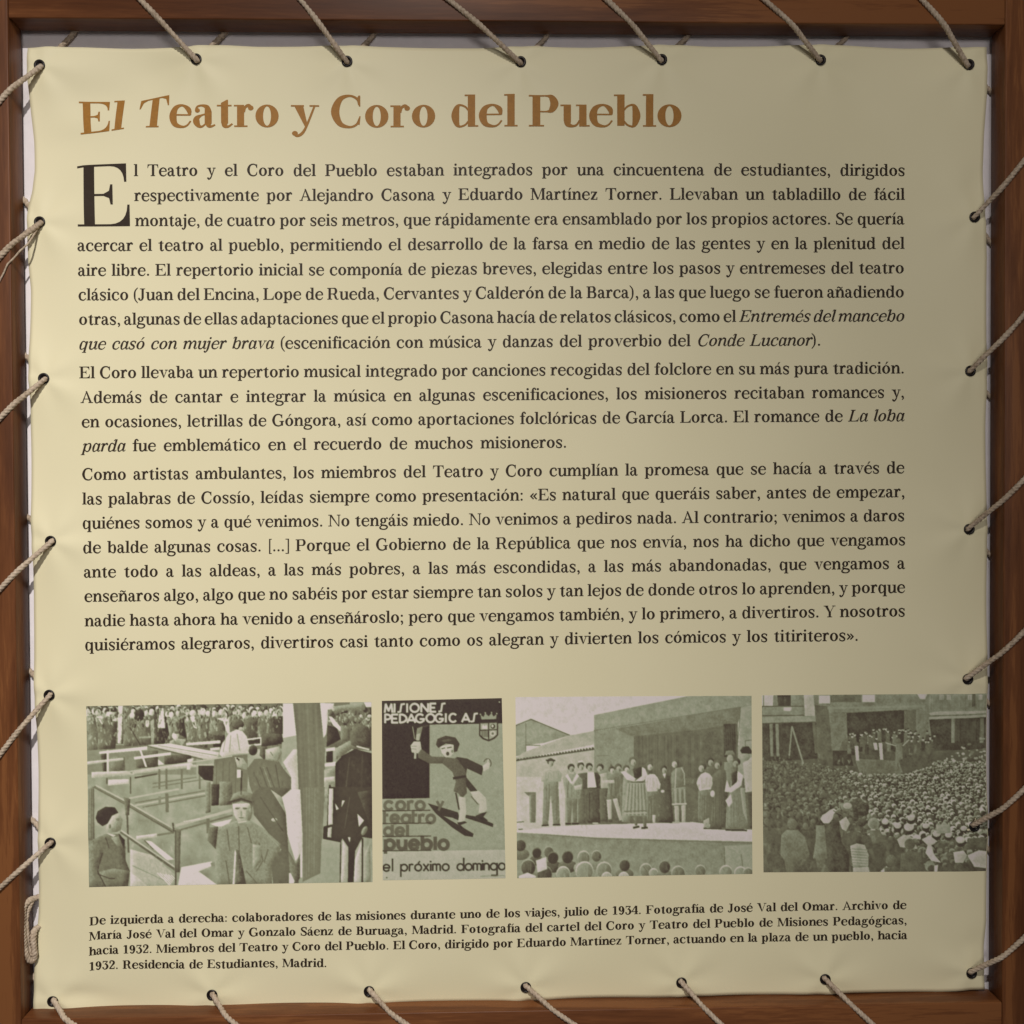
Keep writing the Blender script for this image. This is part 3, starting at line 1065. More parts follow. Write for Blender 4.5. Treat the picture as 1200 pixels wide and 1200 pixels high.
def person(c, x, y, s, body, face=0.78, hair=0.25, w=1.0):
    """a small standing figure: head top at y, s = head height"""
    c.P(body, [(x - 1.1 * s * w, y + 1.5 * s), (x - 0.5 * s * w, y + 1.05 * s), (x + 0.5 * s * w, y + 1.05 * s), (x + 1.1 * s * w, y + 1.5 * s),
               (x + 1.2 * s * w, y + 4.2 * s), (x - 1.2 * s * w, y + 4.2 * s)])
    c.E(hair, x, y + 0.42 * s, 0.46 * s, 0.45 * s)
    c.E(face, x + 0.06 * s, y + 0.66 * s, 0.34 * s, 0.42 * s)


# --- picture one: a crowd behind a timber stage being put together
c = Canvas(99, 819, 440, 1043)
c.a[:] = 0.585
c.cloud(0.035, 9)
r = c.rng
c.at(95, 815, 6.667)
c.P(0.42, [(30, 40), (2100, 40), (2100, 400), (30, 450)], 1.0, 0)
for row, (y, s) in enumerate(((66, 52), (78, 58), (95, 64))):
    for k in range(30):
        x = 40 + k * 52 + r.uniform(-18, 18)
        person(c, x, y + r.uniform(-14, 16), s * r.uniform(0.85, 1.1), r.choice([0.2, 0.3, 0.36, 0.42, 0.5, 0.72]), r.uniform(0.7, 0.95), r.uniform(0.12, 0.45))
c.P(0.43, [(42, 160), (105, 150), (135, 300), (125, 440), (45, 440)])
c.P(0.34, [(120, 175), (200, 190), (285, 205), (265, 420), (140, 430)])
c.E(0.8, 232, 130, 32, 42); c.P(0.25, [(195, 100), (275, 95), (280, 130), (195, 125)])
c.L(0.8, 10, [(140, 185), (165, 225)])
c.P(0.95, [(290, 80), (326, 80), (312, 375), (284, 375)])
c.P(0.40, [(330, 90), (380, 95), (410, 190), (540, 200), (548, 385), (330, 400)])
c.E(0.16, 452, 155, 44, 46); c.E(0.82, 398, 158, 20, 26); c.E(0.85, 517, 220, 16, 30)
c.L(0.22, 8, [(380, 250), (460, 385)]); c.L(0.55, 14, [(455, 330), (540, 325)])
c.P(0.2, [(570, 120), (615, 95), (665, 170), (690, 300), (650, 380), (570, 380)])
c.P(0.93, [(612, 92), (642, 92), (656, 255), (600, 255)]); c.E(0.3, 628, 88, 26, 12)
c.P(0.13, [(592, 258), (656, 258), (652, 378), (590, 378)])
c.P(0.52, [(670, 190), (735, 215), (720, 300), (690, 320)])
c.P(0.18, [(735, 210), (820, 160), (830, 330), (770, 310)])
c.P(0.50, [(805, 190), (850, 165), (905, 260), (895, 380), (830, 380)])
for x in range(815, 895, 14):
    c.L(0.32, 4, [(x, 210), (x + 14, 360)])
c.P(0.93, [(852, 165), (885, 160), (905, 260), (880, 250)])
c.P(0.40, [(910, 200), (985, 160), (1000, 250), (985, 410), (910, 400)])
c.P(0.44, [(1005, 220), (1060, 170), (1130, 180), (1110, 320), (1010, 300)])
c.P(0.93, [(1060, 180), (1150, 170), (1165, 300), (1140, 290), (1110, 200)])
c.E(0.7, 1105, 140, 26, 34); c.E(0.22, 950, 95, 32, 26); c.E(0.85, 952, 128, 22, 30); c.E(0.25, 870, 95, 34, 26); c.E(0.85, 872, 138, 24, 26)
c.E(0.88, 735, 315, 26, 30); c.E(0.4, 745, 285, 26, 16); c.P(0.6, [(690, 360), (735, 335), (820, 345), (825, 385), (690, 385)])
texture(c, 45, 80, 1560, 380, 420, 15, (0.1, 0.98), 0.38, r)
texture(c, 45, 90, 1560, 200, 160, 13, (0.6, 1.0), 0.5, r)
texture(c, 45, 90, 1560, 230, 160, 13, (0.05, 0.2), 0.5, r)
# stage timbers behind
c.P(0.5, [(45, 430), (560, 400), (900, 480), (900, 620), (45, 620)], 1.0, 0)
c.P(0.36, [(430, 440), (600, 430), (600, 560), (430, 570)]); c.P(0.28, [(650, 470), (860, 460), (860, 530), (650, 540)])
c.P(0.45, [(230, 480), (340, 480), (340, 590), (230, 600)]); c.P(0.30, [(150, 450), (195, 450), (195, 600), (170, 600)])
for g, q in ((0.93, [(140, 440), (515, 398), (515, 426), (140, 458)]), (0.93, [(410, 482), (700, 444), (700, 466), (415, 502)]),
             (0.88, [(520, 390), (690, 375), (1080, 445), (1060, 502), (960, 495)]), (0.93, [(820, 372), (1090, 350), (1090, 374), (820, 392)]),
             (0.92, [(655, 552), (860, 518), (872, 545), (655, 578)]), (0.78, [(45, 518), (330, 488), (330, 506), (45, 542)]),
             (0.90, [(200, 430), (216, 430), (216, 600), (200, 600)]), (0.90, [(455, 430), (470, 430), (515, 560), (500, 560)]),
             (0.92, [(1010, 412), (1085, 404), (1085, 424), (1010, 432)]), (0.76, [(80, 600), (360, 590), (410, 622), (80, 648)]),
             (0.88, [(210, 660), (372, 655), (372, 690), (210, 706)]), (0.70, [(400, 600), (650, 555), (1040, 535), (1040, 548), (660, 585), (400, 620)]),
             (0.9, [(600, 500), (650, 540), (600, 545)]), (0.9, [(830, 500), (880, 490), (850, 580), (825, 580)])):
    c.P(g, q)
c.L(0.3, 5, [(540, 404), (950, 500)]); c.L(0.4, 4, [(600, 392), (1060, 470)]); c.L(0.72, 4, [(560, 396), (1000, 480)])
for x in (610, 665, 785, 925):
    c.L(0.42, 16, [(x, 580), (x, 730)])
c.L(0.28, 12, [(420, 645), (590, 615)]); c.L(0.3, 10, [(200, 650), (200, 690)]); c.L(0.33, 9, [(385, 640), (385, 770)])
c.L(0.45, 10, [(560, 690), (900, 640)]); c.L(0.44, 8, [(560, 720), (1000, 650)])
c.P(0.08, [(915, 550), (1035, 548), (1032, 672), (960, 660), (915, 612)])
# the man in a white shirt bending over the boards
c.at(260, 815, 6.667)
c.P(0.42, [(-60, 500), (0, 480), (200, 460), (205, 640), (195, 800), (-80, 800)], 1.0, 0)
for x in (-40, 10, 60, 110, 150):
    c.L(0.34, 6, [(x, 520), (x - 6, 800)])
c.P(0.87, [(-20, 460), (0, 380), (60, 290), (140, 255), (195, 320), (215, 400), (210, 452), (120, 455), (0, 480)])
for q in ([(30, 330), (10, 440)], [(70, 310), (60, 440)], [(120, 300), (140, 430)]):
    c.L(0.62, 7, q)
c.E(0.32, 125, 225, 48, 42); c.E(0.7, 150, 262, 20, 16)
c.L(0.93, 12, [(190, 345), (305, 330), (305, 380), (210, 392)]); c.L(0.15, 16, [(230, 362), (295, 355)])
c.E(0.28, 245, 425, 34, 40)
c.P(0.62, [(100, 480), (165, 490), (200, 540), (195, 580), (120, 560)]); c.L(0.12, 12, [(118, 490), (135, 505)]); c.P(0.95, [(118, 580), (148, 580), (148, 640), (118, 645)])
c.L(0.2, 10, [(155, 590), (150, 800)])
# right-hand crowd and the cloth
c.P(0.62, [(470, 300), (585, 300), (600, 800), (470, 800)], 1.0, 0)
c.P(0.92, [(478, 60), (560, 60), (582, 310), (478, 330)], 1.0, 0)
c.P(0.80, [(480, 520), (560, 420), (598, 420), (618, 800), (540, 790), (545, 640)])
# standing man with a beret
c.P(0.39, [(200, 570), (255, 495), (430, 488), (480, 570), (540, 640), (545, 770), (480, 790), (470, 820), (260, 820), (215, 700)], 1.0, 0)
c.E(0.2, 243, 432, 34, 36); c.P(0.30, [(298, 392), (352, 388), (364, 470), (330, 500), (296, 470)]); c.P(0.58, [(340, 420), (450, 395), (470, 450), (440, 520), (340, 500)])
c.P(0.24, [(308, 320), (350, 292), (470, 300), (482, 360), (430, 385), (310, 398)])
for q in ([(300, 560), (380, 780)], [(350, 560), (430, 770)], [(420, 540), (450, 720)], [(250, 600), (330, 790)]):
    c.L(0.29, 9, q)
c.L(0.5, 7, [(325, 560), (405, 770)])
texture(c, 230, 520, 500, 800, 60, 18, (0.26, 0.52), 0.35, r)
c.P(0.66, [(345, 425), (440, 400), (462, 445), (430, 505), (360, 490)]); c.L(0.4, 6, [(380, 440), (400, 470)])
# big post
c.P(0.405, [(556, 55), (766, 55), (790, 330), (808, 420), (805, 830), (620, 830), (592, 400)], 1.0, 0)
for k in range(9):
    x = 580 + k * 22
    c.L(0.405 + r.uniform(-0.03, 0.04), 12, [(x, 70), (x + 30, 820)])
c.P(0.93, [(768, 55), (880, 60), (835, 150), (815, 300), (795, 330)])
c.P(0.36, [(830, 110), (1172, 60), (1172, 430), (830, 400)])
texture(c, 835, 100, 1170, 260, 120, 14, (0.1, 0.9), 0.5, r)
for k in range(40):
    c.E(r.choice([0.2, 0.35, 0.5, 0.75]), r.uniform(840, 1165), r.uniform(95, 230), r.uniform(10, 20), r.uniform(10, 22))
c.P(0.52, [(865, 85), (1120, 52), (1120, 110), (900, 120)]); c.P(0.95, [(1110, 52), (1172, 52), (1172, 90), (1130, 90)])
c.P(0.14, [(825, 230), (900, 250), (930, 340), (820, 400)]); c.P(0.93, [(835, 160), (860, 165), (945, 262), (930, 280), (870, 230)])
c.P(0.4, [(930, 230), (1000, 250), (1000, 350), (930, 360)]); c.P(0.47, [(890, 410), (1000, 350), (1040, 400), (900, 500)])
c.P(0.1, [(818, 430), (870, 430), (870, 520), (815, 520)])
c.P(0.95, [(815, 415), (885, 400), (885, 428), (815, 436)]); c.P(0.95, [(805, 530), (892, 514), (892, 546), (805, 554)])
c.P(0.55, [(800, 580), (885, 560), (885, 800), (800, 800)]); c.P(0.75, [(800, 640), (882, 630), (882, 668), (800, 680)]); c.L(0.15, 14, [(845, 700), (850, 800)])
# man in the dark coat
c.P(0.11, [(888, 530), (940, 470), (1040, 415), (1176, 450), (1180, 830), (885, 830)], 1.0, 0)
c.P(0.27, [(1005, 300), (1030, 245), (1090, 222), (1145, 245), (1165, 310), (1160, 400), (1060, 408), (1010, 380)])
c.L(0.72, 12, [(1055, 395), (1150, 420)]); c.L(0.2, 10, [(1000, 480), (960, 800)]); c.L(0.17, 12, [(1100, 460), (1090, 800)])
texture(c, 900, 470, 1170, 810, 70, 18, (0.04, 0.24), 0.4, r)
# lower half
c.at(95, 925, 6.667)
c.P(0.5, [(45, -20), (100, -20), (105, 400), (50, 400)])
for x in (60, 78, 96):
    c.L(0.33, 6, [(x, 0), (x, 400)])
c.L(0.70, 14, [(375, 72), (760, 0)]); c.L(0.45, 10, [(420, 108), (965, 12)]); c.L(0.72, 10, [(420, 128), (965, 32)]); c.L(0.43, 10, [(480, 142), (970, 52)])
c.L(0.43, 26, [(668, 40), (672, 175)]); c.L(0.5, 20, [(612, 60), (612, 110)])
c.L(0.72, 10, [(330, -130), (1180, -260)])
c.P(0.46, [(970, -60), (1012, -60), (1012, 180), (972, 190)]); c.P(0.2, [(1015, -40), (1080, -40), (1075, 125), (1015, 130)]); c.P(0.42, [(1080, -60), (1180, -60), (1180, 120), (1080, 130)])
c.L(0.70, 22, [(740, 285), (1175, 165)]); c.L(0.43, 14, [(780, 318), (1180, 205)]); c.L(0.82, 8, [(800, 255), (930, 232)])
c.L(0.42, 26, [(990, 235), (990, 340)])
c.P(0.82, [(430, 368), (590, 348), (592, 376), (430, 396)]); c.L(0.45, 16, [(595, 360), (725, 340)])
c.P(0.70, [(380, 470), (560, 520), (740, 680), (740, 770), (380, 770)]); c.P(0.78, [(385, 660), (440, 690), (520, 765), (380, 768)]); c.L(0.55, 6, [(400, 600), (700, 740)])
c.P(0.93, [(490, 400), (545, 410), (722, 550), (668, 558)]); c.L(0.4, 8, [(492, 402), (560, 470)])
for k in range(6):
    c.L(0.92, 7, [(592 + k * 22, 655 + k * 4), (690 + k * 8, 752 - k * 10)])
c.P(0.95, [(780, 612), (1020, 566), (1022, 600), (918, 645), (1072, 758), (752, 768)]); c.P(0.92, [(1010, 272), (1180, 232), (1130, 300), (1080, 300)])
c.L(0.52, 30, [(1020, 590), (1130, 560)])
c.L(0.36, 30, [(110, -20), (345, 108), (722, 332)]); c.L(0.70, 13, [(112, -30), (345, 94), (722, 312)]); c.L(0.45, 12, [(112, -16), (345, 112), (722, 328)])
c.P(0.38, [(332, 62), (382, 78), (372, 205), (345, 205)]); c.L(0.32, 14, [(358, 200), (368, 495)])
c.L(0.37, 26, [(312, 335), (740, 632)]); c.L(0.74, 11, [(312, 326), (745, 622)])
c.P(0.44, [(722, 300), (778, 318), (768, 652), (728, 652)]); c.L(0.32, 10, [(737, 325), (737, 765)]); c.L(0.3, 14, [(715, 268), (722, 330)])
texture(c, 390, 420, 720, 760, 50, 16, (0.55, 0.85), 0.3, r)
texture(c, 390, 100, 960, 330, 60, 14, (0.5, 0.68), 0.3, r)
# boy with a cap
c.P(0.365, [(108, 385), (185, 352), (300, 348), (340, 420), (346, 560), (378, 640), (362, 770), (55, 770), (50, 400), (75, 400)])
c.P(0.42, [(58, 440), (110, 400), (170, 480), (120, 640), (190, 765), (60, 765)])
c.P(0.40, [(130, 650), (250, 620), (375, 640), (362, 768), (190, 768)])
c.L(0.2, 8, [(165, 500), (125, 640), (190, 765)]); c.L(0.22, 8, [(130, 665), (220, 700), (260, 700)]); c.L(0.26, 9, [(190, 380), (215, 460)]); c.P(0.14, [(290, 350), (340, 400), (330, 470)])
c.P(0.8, [(195, 345), (215, 350), (270, 360), (250, 375)]); c.P(0.5, [(230, 380), (290, 370), (315, 440), (280, 450)])
c.P(0.585, [(200, 275), (235, 215), (290, 182), (325, 240), (305, 325), (230, 348), (192, 325)]); c.L(0.42, 6, [(270, 235), (300, 228)]); c.L(0.45, 5, [(280, 300), (308, 296)])
c.E(0.46, 222, 290, 10, 18); c.E(0.48, 260, 315, 34, 22, 0.3, 0.45); c.E(0.40, 285, 240, 14, 8, 0, 0.6)
c.P(0.035, [(112, 225), (128, 172), (188, 138), (260, 142), (290, 185), (240, 208), (205, 270), (165, 290), (128, 260)]); c.L(0.14, 8, [(150, 180), (190, 155)])
texture(c, 70, 400, 350, 750, 60, 16, (0.26, 0.48), 0.35, r)
# lower right
c.at(260, 925, 6.667)
c.P(0.34, [(235, 40), (300, -20), (530, -10), (512, 330), (520, 480), (590, 600), (602, 745), (400, 745), (385, 590), (465, 470), (330, 300), (250, 200)], 1.0, 0)
c.E(0.7, 410, 238, 24, 14); c.L(0.28, 10, [(300, 60), (480, 330)]); c.P(0.62, [(380, 0), (470, 60), (500, 190), (420, 60)])
c.P(0.93, [(470, 60), (540, 0), (616, 0), (624, 110), (645, 330), (620, 500), (575, 560), (512, 350), (500, 180)])
c.P(0.95, [(525, 655), (545, 650), (580, 690), (560, 740), (525, 740)]); c.P(0.4, [(520, 490), (580, 580), (610, 500), (612, 690), (580, 740), (530, 640)]); c.P(0.9, [(612, 520), (632, 440), (628, 690), (614, 690)])
c.P(0.43, [(612, -20), (806, -20), (785, 400), (770, 655), (632, 722), (630, 330)], 1.0, 0)
for k in range(7):
    c.L(0.43 + r.uniform(-0.03, 0.04), 10, [(640 + k * 22, -10), (640 + k * 20, 690 - k * 6)])
c.P(0.60, [(780, 395), (935, 410), (930, 728), (620, 735), (770, 655)], 1.0, 0)
c.P(0.15, [(835, -20), (1180, -20), (1178, 380), (1100, 370), (1042, 480), (1030, 724), (985, 724), (990, 450), (942, 380), (930, 412), (790, 385), (795, 290), (822, 280)], 1.0, 0)
c.P(0.8, [(838, -10), (872, -10), (866, 270), (830, 280)]); c.P(0.7, [(830, 300), (860, 290), (855, 375), (825, 372)])
c.P(0.72, [(945, 395), (990, 470), (972, 724), (930, 724)]); c.P(0.74, [(1094, 400), (1042, 540), (1032, 724), (1096, 724)]); c.P(0.6, [(1160, 400), (1110, 520), (1105, 724), (1165, 720)])
c.L(0.14, 12, [(1100, 380), (1098, 724)]); c.L(0.2, 8, [(930, 400), (925, 724)])
c.P(0.9, [(1060, 188), (1112, 240), (1072, 290)]); c.E(0.45, 1115, 320, 20, 40, 0.5); c.P(0.9, [(940, 85), (962, 85), (935, 140)]); c.P(0.85, [(885, 105), (915, 150), (895, 160)]); c.P(0.8, [(985, 370), (1005, 372), (1000, 415)])
c.P(0.22, [(1060, 20), (1170, 0), (1170, 340), (1130, 200)], 0.5); c.L(0.26, 6, [(1000, 60), (960, 300)])
# boy in the middle
c.P(0.51, [(-105, 300), (0, 290), (100, 250), (220, 240), (330, 312), (462, 430), (452, 500), (388, 590), (392, 748), (20, 750), (-40, 748), (-60, 560), (-45, 470), (-115, 400)])
c.P(0.36, [(-105, 300), (-30, 290), (-50, 470), (-115, 400)])
c.P(0.9, [(100, 470), (112, 500), (98, 748), (82, 748)]); c.P(0.33, [(112, 470), (135, 480), (190, 748), (100, 748)]); c.L(0.34, 8, [(130, 290), (135, 480)])
for q in ([(200, 300), (230, 420)], [(290, 420), (320, 560), (270, 640)], [(360, 470), (330, 570)], [(190, 640), (280, 745)], [(40, 320), (60, 480)], [(30, 560), (60, 745)]):
    c.L(0.36, 8, q)
texture(c, -40, 300, 330, 720, 60, 16, (0.38, 0.62), 0.35, r)
c.P(0.57, [(240, 430), (310, 440), (310, 560), (240, 640)]); c.L(0.55, 8, [(330, 330), (440, 440)])
c.P(0.73, [(82, 115), (218, 108), (234, 180), (192, 252), (125, 258), (92, 195)]); c.L(0.45, 7, [(105, 150), (140, 146)]); c.L(0.45, 7, [(165, 146), (200, 150)]); c.L(0.5, 5, [(130, 222), (165, 222)]); c.E(0.42, 212, 185, 26, 62, 0.1, 0.55); c.E(0.36, 118, 150, 17, 9, 0, 0.6); c.E(0.36, 178, 150, 17, 9, 0, 0.6); c.E(0.5, 150, 190, 9, 22, 0, 0.5); c.E(0.42, 150, 222, 20, 6, 0, 0.6); c.E(0.6, 222, 165, 9, 18); c.E(0.55, 105, 235, 16, 10, 0.6, 0.5); c.L(0.78, 9, [(128, 262), (190, 250)])
c.P(0.43, [(58, 95), (90, 35), (150, 12), (232, 30), (252, 85), (235, 150), (215, 112), (150, 92), (90, 112)]); c.L(0.24, 14, [(62, 100), (150, 75), (228, 100)]); c.L(0.25, 6, [(150, 15), (150, 40)])
c.finish(7, 0.45, 0.02, 1.0)
c.a = 0.035 + 0.985 * c.a
c.cloud(0.018, 2.2)
c.blur(3)
place('printed_photograph', 'printed picture of a crowd watching a timber stage being put up', c, [(101, 827.5), (435.5, 822.3), (436.8, 1033.2), (104, 1040)])

# --- picture two: the poster
c = Canvas(444, 814, 596, 1036, ss=4)
c.shade = 0.10
c.a[:] = 0.66
c.cloud(0.02, 8)
c.at(440, 810, 5.219)
c.P(0.615, [(330, 190), (800, 185), (805, 970), (40, 978), (40, 640)])
c.P(0.74, [(30, 976), (810, 966), (812, 1170), (30, 1175)])
c.cloud(0.015, 5)
c.P(0.045, [(38, 56), (778, 38), (780, 196), (38, 206)]); c.P(0.045, [(38, 200), (332, 200), (332, 650), (40, 656)])
c.L(0.5, 3, [(332, 205), (332, 650)])


def caps(c, ch, x, y, w, h, g, k):
    T, B = y, y + h
    m = (T + B) / 2
    if ch == 'M':
        c.L(g, k, [(x, B), (x + w * 0.12, T), (x + w * 0.5, B - 8), (x + w * 0.88, T), (x + w, B)])
    elif ch == 'I':
        c.L(g, k, [(x + w / 2, T), (x + w / 2, B)])
    elif ch == 'S':
        c.L(g, k * 0.95, [(x + w + 8, T), (x + w * 0.62, T + 3), (x + w * 0.5, m), (x + w * 0.38, B - 3), (x - 4, B)])
    elif ch == 'O':
        c.ring(g, k, x + w / 2, m, w / 2, h / 2)
    elif ch == 'N':
        c.L(g, k, [(x, B), (x, T), (x + w, B), (x + w, T)])
    elif ch == 'E':
        c.L(g, k, [(x + w, T), (x, T), (x, B), (x + w, B)]); c.L(g, k, [(x, m), (x + w * 0.8, m)])
    elif ch == 'P':
        c.L(g, k, [(x, B), (x, T)]); c.ring(g, k, x + w * 0.3, T + h * 0.3, w * 0.6, h * 0.3, -90, 90); c.L(g, k, [(x, T), (x + w * 0.3, T)]); c.L(g, k, [(x, T + h * 0.6), (x + w * 0.3, T + h * 0.6)])
    elif ch == 'D':
        c.L(g, k, [(x, B), (x, T)]); c.ring(g, k, x + 2, m, w * 0.95, h / 2, -90, 90)
    elif ch == 'A':
        c.L(g, k, [(x, B), (x + w / 2, T), (x + w, B)]); c.L(g, k, [(x + w * 0.2, B - h * 0.28), (x + w * 0.8, B - h * 0.28)])
    elif ch in 'CG':
        c.ring(g, k, x + w / 2, m, w / 2, h / 2, 45, 315)
        if ch == 'G':
            c.L(g, k, [(x + w * 0.5, m + 4), (x + w, m + 4), (x + w * 0.92, B - h * 0.15)])


for word, y, xs in (('MISIONES', 74, [(58, 46), (112, 12), (142, 28), (188, 12), (214, 52), (280, 42), (336, 32), (392, 26)]),
                    ('PEDAGOGICAS', 140, [(60, 36), (102, 34), (150, 40), (196, 48), (248, 50), (312, 50), (368, 46), (424, 12), (452, 46), (530, 46), (590, 26)])):
    for ch, (x, w) in zip(word, xs):
        caps(c, ch, x, y + (4 if word[0] == 'M' else 2) - x * 0.012, w, 50, 0.9, 13)


def low(c, ch, x, b, r_, g, k, asc=None, desc=None):
    """geometric round lower case: x = left, b = baseline, r_ = bowl radius; returns the advance"""
    asc = asc or r_ * 3.1
    desc = desc or r_ * 1.0
    cy = b - r_
    if ch in 'oóc':
        c.ring(g, k, x + r_, cy, r_, r_, 40 if ch == 'c' else 0, 320 if ch == 'c' else 360)
        if ch == 'ó':
            c.L(g, k * 0.8, [(x + r_, cy - r_ * 1.35), (x + r_ * 1.5, cy - r_ * 1.9)])
        return 2 * r_
    if ch in 'adqgbp':
        c.ring(g, k, x + r_, cy, r_, r_)
        sx = x + 2 * r_ if ch in 'adqg' else x
        t0 = b - asc if ch in 'db' else b - 2 * r_
        t1 = b + desc if ch in 'qgp' else b
        c.L(g, k, [(sx, t0), (sx, t1)])
        if ch == 'g':
            c.L(g, k, [(sx, t1), (x + r_ * 0.3, t1)])
        return 2 * r_
    if ch == 'e':
        c.ring(g, k, x + r_, cy, r_, r_, 35, 360); c.L(g, k, [(x, cy), (x + 2 * r_, cy)])
        return 2 * r_
    if ch in 'lit':
        c.L(g, k, [(x, b - (asc if ch == 'l' else 2 * r_ if ch == 'i' else 2.8 * r_)), (x, b)])
        if ch == 'i':
            c.L(g, k, [(x, b - 2.6 * r_), (x, b - 2.6 * r_ - k * 0.6)])
        if ch == 't':
            c.L(g, k, [(x - r_ * 0.2, b - 2 * r_), (x + r_ * 0.8, b - 2 * r_)])
            return r_ * 0.8
        return 0
    if ch == 'r':
        c.L(g, k, [(x, b - 2 * r_), (x, b)]); c.ring(g, k, x + r_ * 0.7, b - r_ * 1.3, r_ * 0.7, r_ * 0.7, 180, 300)
        return r_
    if ch in 'nmu':
        if ch == 'u':
            c.L(g, k, [(x, b - 2 * r_), (x, b - r_)]); c.ring(g, k, x + r_ * 0.85, b - r_, r_ * 0.85, r_, 0, 180); c.L(g, k, [(x + r_ * 1.7, b - 2 * r_), (x + r_ * 1.7, b)])
            return r_ * 1.7
        n = 1 if ch == 'n' else 2
        w = r_ * (1.5 if n == 1 else 1.15)
        c.L(g, k, [(x, b - 2 * r_), (x, b)])
        for q in range(n):
            c.ring(g, k, x + w * (q + 0.5), b - 2 * r_ + w / 2, w / 2, w / 2, 180, 360); c.L(g, k, [(x + w * (q + 1), b - 2 * r_ + w / 2), (x + w * (q + 1), b)])
        return w * n
    if ch == 'y':
        c.L(g, k, [(x, b - 2 * r_), (x + r_, b)]); c.L(g, k, [(x + 2 * r_, b - 2 * r_), (x + r_ * 0.5, b + desc)])
        return 2 * r_
    if ch == 'x':
        c.L(g, k, [(x, b - 2 * r_), (x + 1.5 * r_, b)]); c.L(g, k, [(x + 1.5 * r_, b - 2 * r_), (x, b)])
        return 1.5 * r_
    return r_


def word(c, txt, x, b, r_, g, k, gap, slope=0.0, **kw):
    for ch in txt:
        if ch == ' ':
            x += r_ * 1.4
            continue
        x += low(c, ch, x, b + slope * x, r_, g, k, **kw) + gap


# shadows of the skipping figure, then the figure
c.P(0.10, [(320, 682), (505, 738), (520, 792), (470, 770), (415, 760), (600, 868), (595, 888), (545, 880), (470, 830), (370, 745)])
c.P(0.10, [(545, 752), (625, 765), (720, 808), (718, 828), (640, 800), (552, 772)])
c.E(0.7, 735, 822, 10, 9)
for g, txt, x, b, r_, k, gap in ((0.33, 'coro', 58, 722, 25, 19, 22), (0.33, 'y', 378, 708, 18, 16, 10), (0.33, 'teatro', 56, 802, 24, 19, 20), (0.33, 'del', 56, 880, 24, 19, 22), (0.27, 'pueblo', 62, 962, 27, 23, 24)):
    word(c, txt, x, b, r_, g, k, gap, asc=r_ * 2.6, desc=r_ * 0.9)
for y, x1 in ((729, 335), (807, 340), (886, 340), (974, 340)):
    c.L(0.13, 6, [(42, y), (x1, y - 4)])
for txt, x, gp in (('el', 48, 17), ('próximo', 156, 13), ('domingo', 500, 9.5)):
    word(c, txt, x, 1098, 20, 0.07, 10, gp, slope=-0.012, asc=74, desc=34)
c.E(0.3, 70, 1137, 5); c.L(0.5, 4, [(640, 1128), (790, 1124)])
# hat, head, tunic, limbs of the dancing player
c.P(0.30, [(258, 375), (282, 350), (345, 398), (430, 400), (440, 440), (330, 440), (262, 405)])
c.P(0.82, [(215, 330), (235, 305), (275, 305), (282, 350), (262, 378), (222, 372)]); c.L(0.5, 4, [(222, 335), (252, 335)]); c.L(0.5, 4, [(220, 350), (250, 352)])
c.P(0.75, [(238, 370), (252, 372), (250, 410), (236, 412)]); c.P(0.5, [(245, 295), (255, 225), (290, 212), (282, 250), (270, 300)]); c.L(0.7, 5, [(228, 215), (240, 290)]); c.L(0.25, 5, [(290, 215), (325, 208)]); c.P(0.72, [(252, 262), (276, 255), (268, 300), (250, 300)])
c.P(0.13, [(470, 420), (500, 400), (560, 410), (660, 458), (650, 512), (560, 470), (552, 520), (625, 608), (585, 615), (540, 560)])
c.P(0.30, [(410, 440), (430, 402), (500, 410), (552, 480), (552, 530), (560, 620), (530, 652), (505, 620), (478, 610), (492, 550), (470, 490)])
c.L(0.08, 14, [(478, 530), (552, 518)])
c.P(0.84, [(655, 455), (690, 430), (700, 440), (695, 470), (660, 490)]); c.ring(0.2, 5, 685, 440, 22, 28, 200, 400); c.L(0.84, 7, [(680, 460), (690, 415)])
c.P(0.80, [(508, 640), (550, 648), (556, 740), (545, 790), (505, 800), (515, 730)]); c.L(0.12, 9, [(492, 620), (512, 720)])
c.P(0.80, [(580, 612), (632, 606), (675, 650), (682, 720), (660, 745), (630, 740), (638, 690), (600, 650)]); c.L(0.25, 5, [(585, 640), (628, 690)])
c.P(0.08, [(500, 800), (545, 792), (562, 800), (520, 815), (570, 860), (598, 868), (595, 888), (545, 875)]); c.P(0.08, [(612, 760), (650, 742), (682, 735), (660, 765), (690, 790), (640, 785)])
c.P(0.85, [(395, 335), (478, 318), (485, 365), (460, 398), (430, 402), (405, 375)]); c.L(0.2, 6, [(405, 350), (425, 345)]); c.L(0.2, 6, [(440, 345), (465, 340)]); c.E(0.15, 442, 380, 10, 12); c.E(0.5, 470, 365, 8, 10)
c.P(0.14, [(370, 325), (380, 290), (430, 270), (490, 282), (515, 320), (500, 365), (480, 372), (478, 325), (430, 318), (385, 345)]); c.P(0.42, [(400, 300), (450, 288), (470, 300), (420, 312)], 0.5)
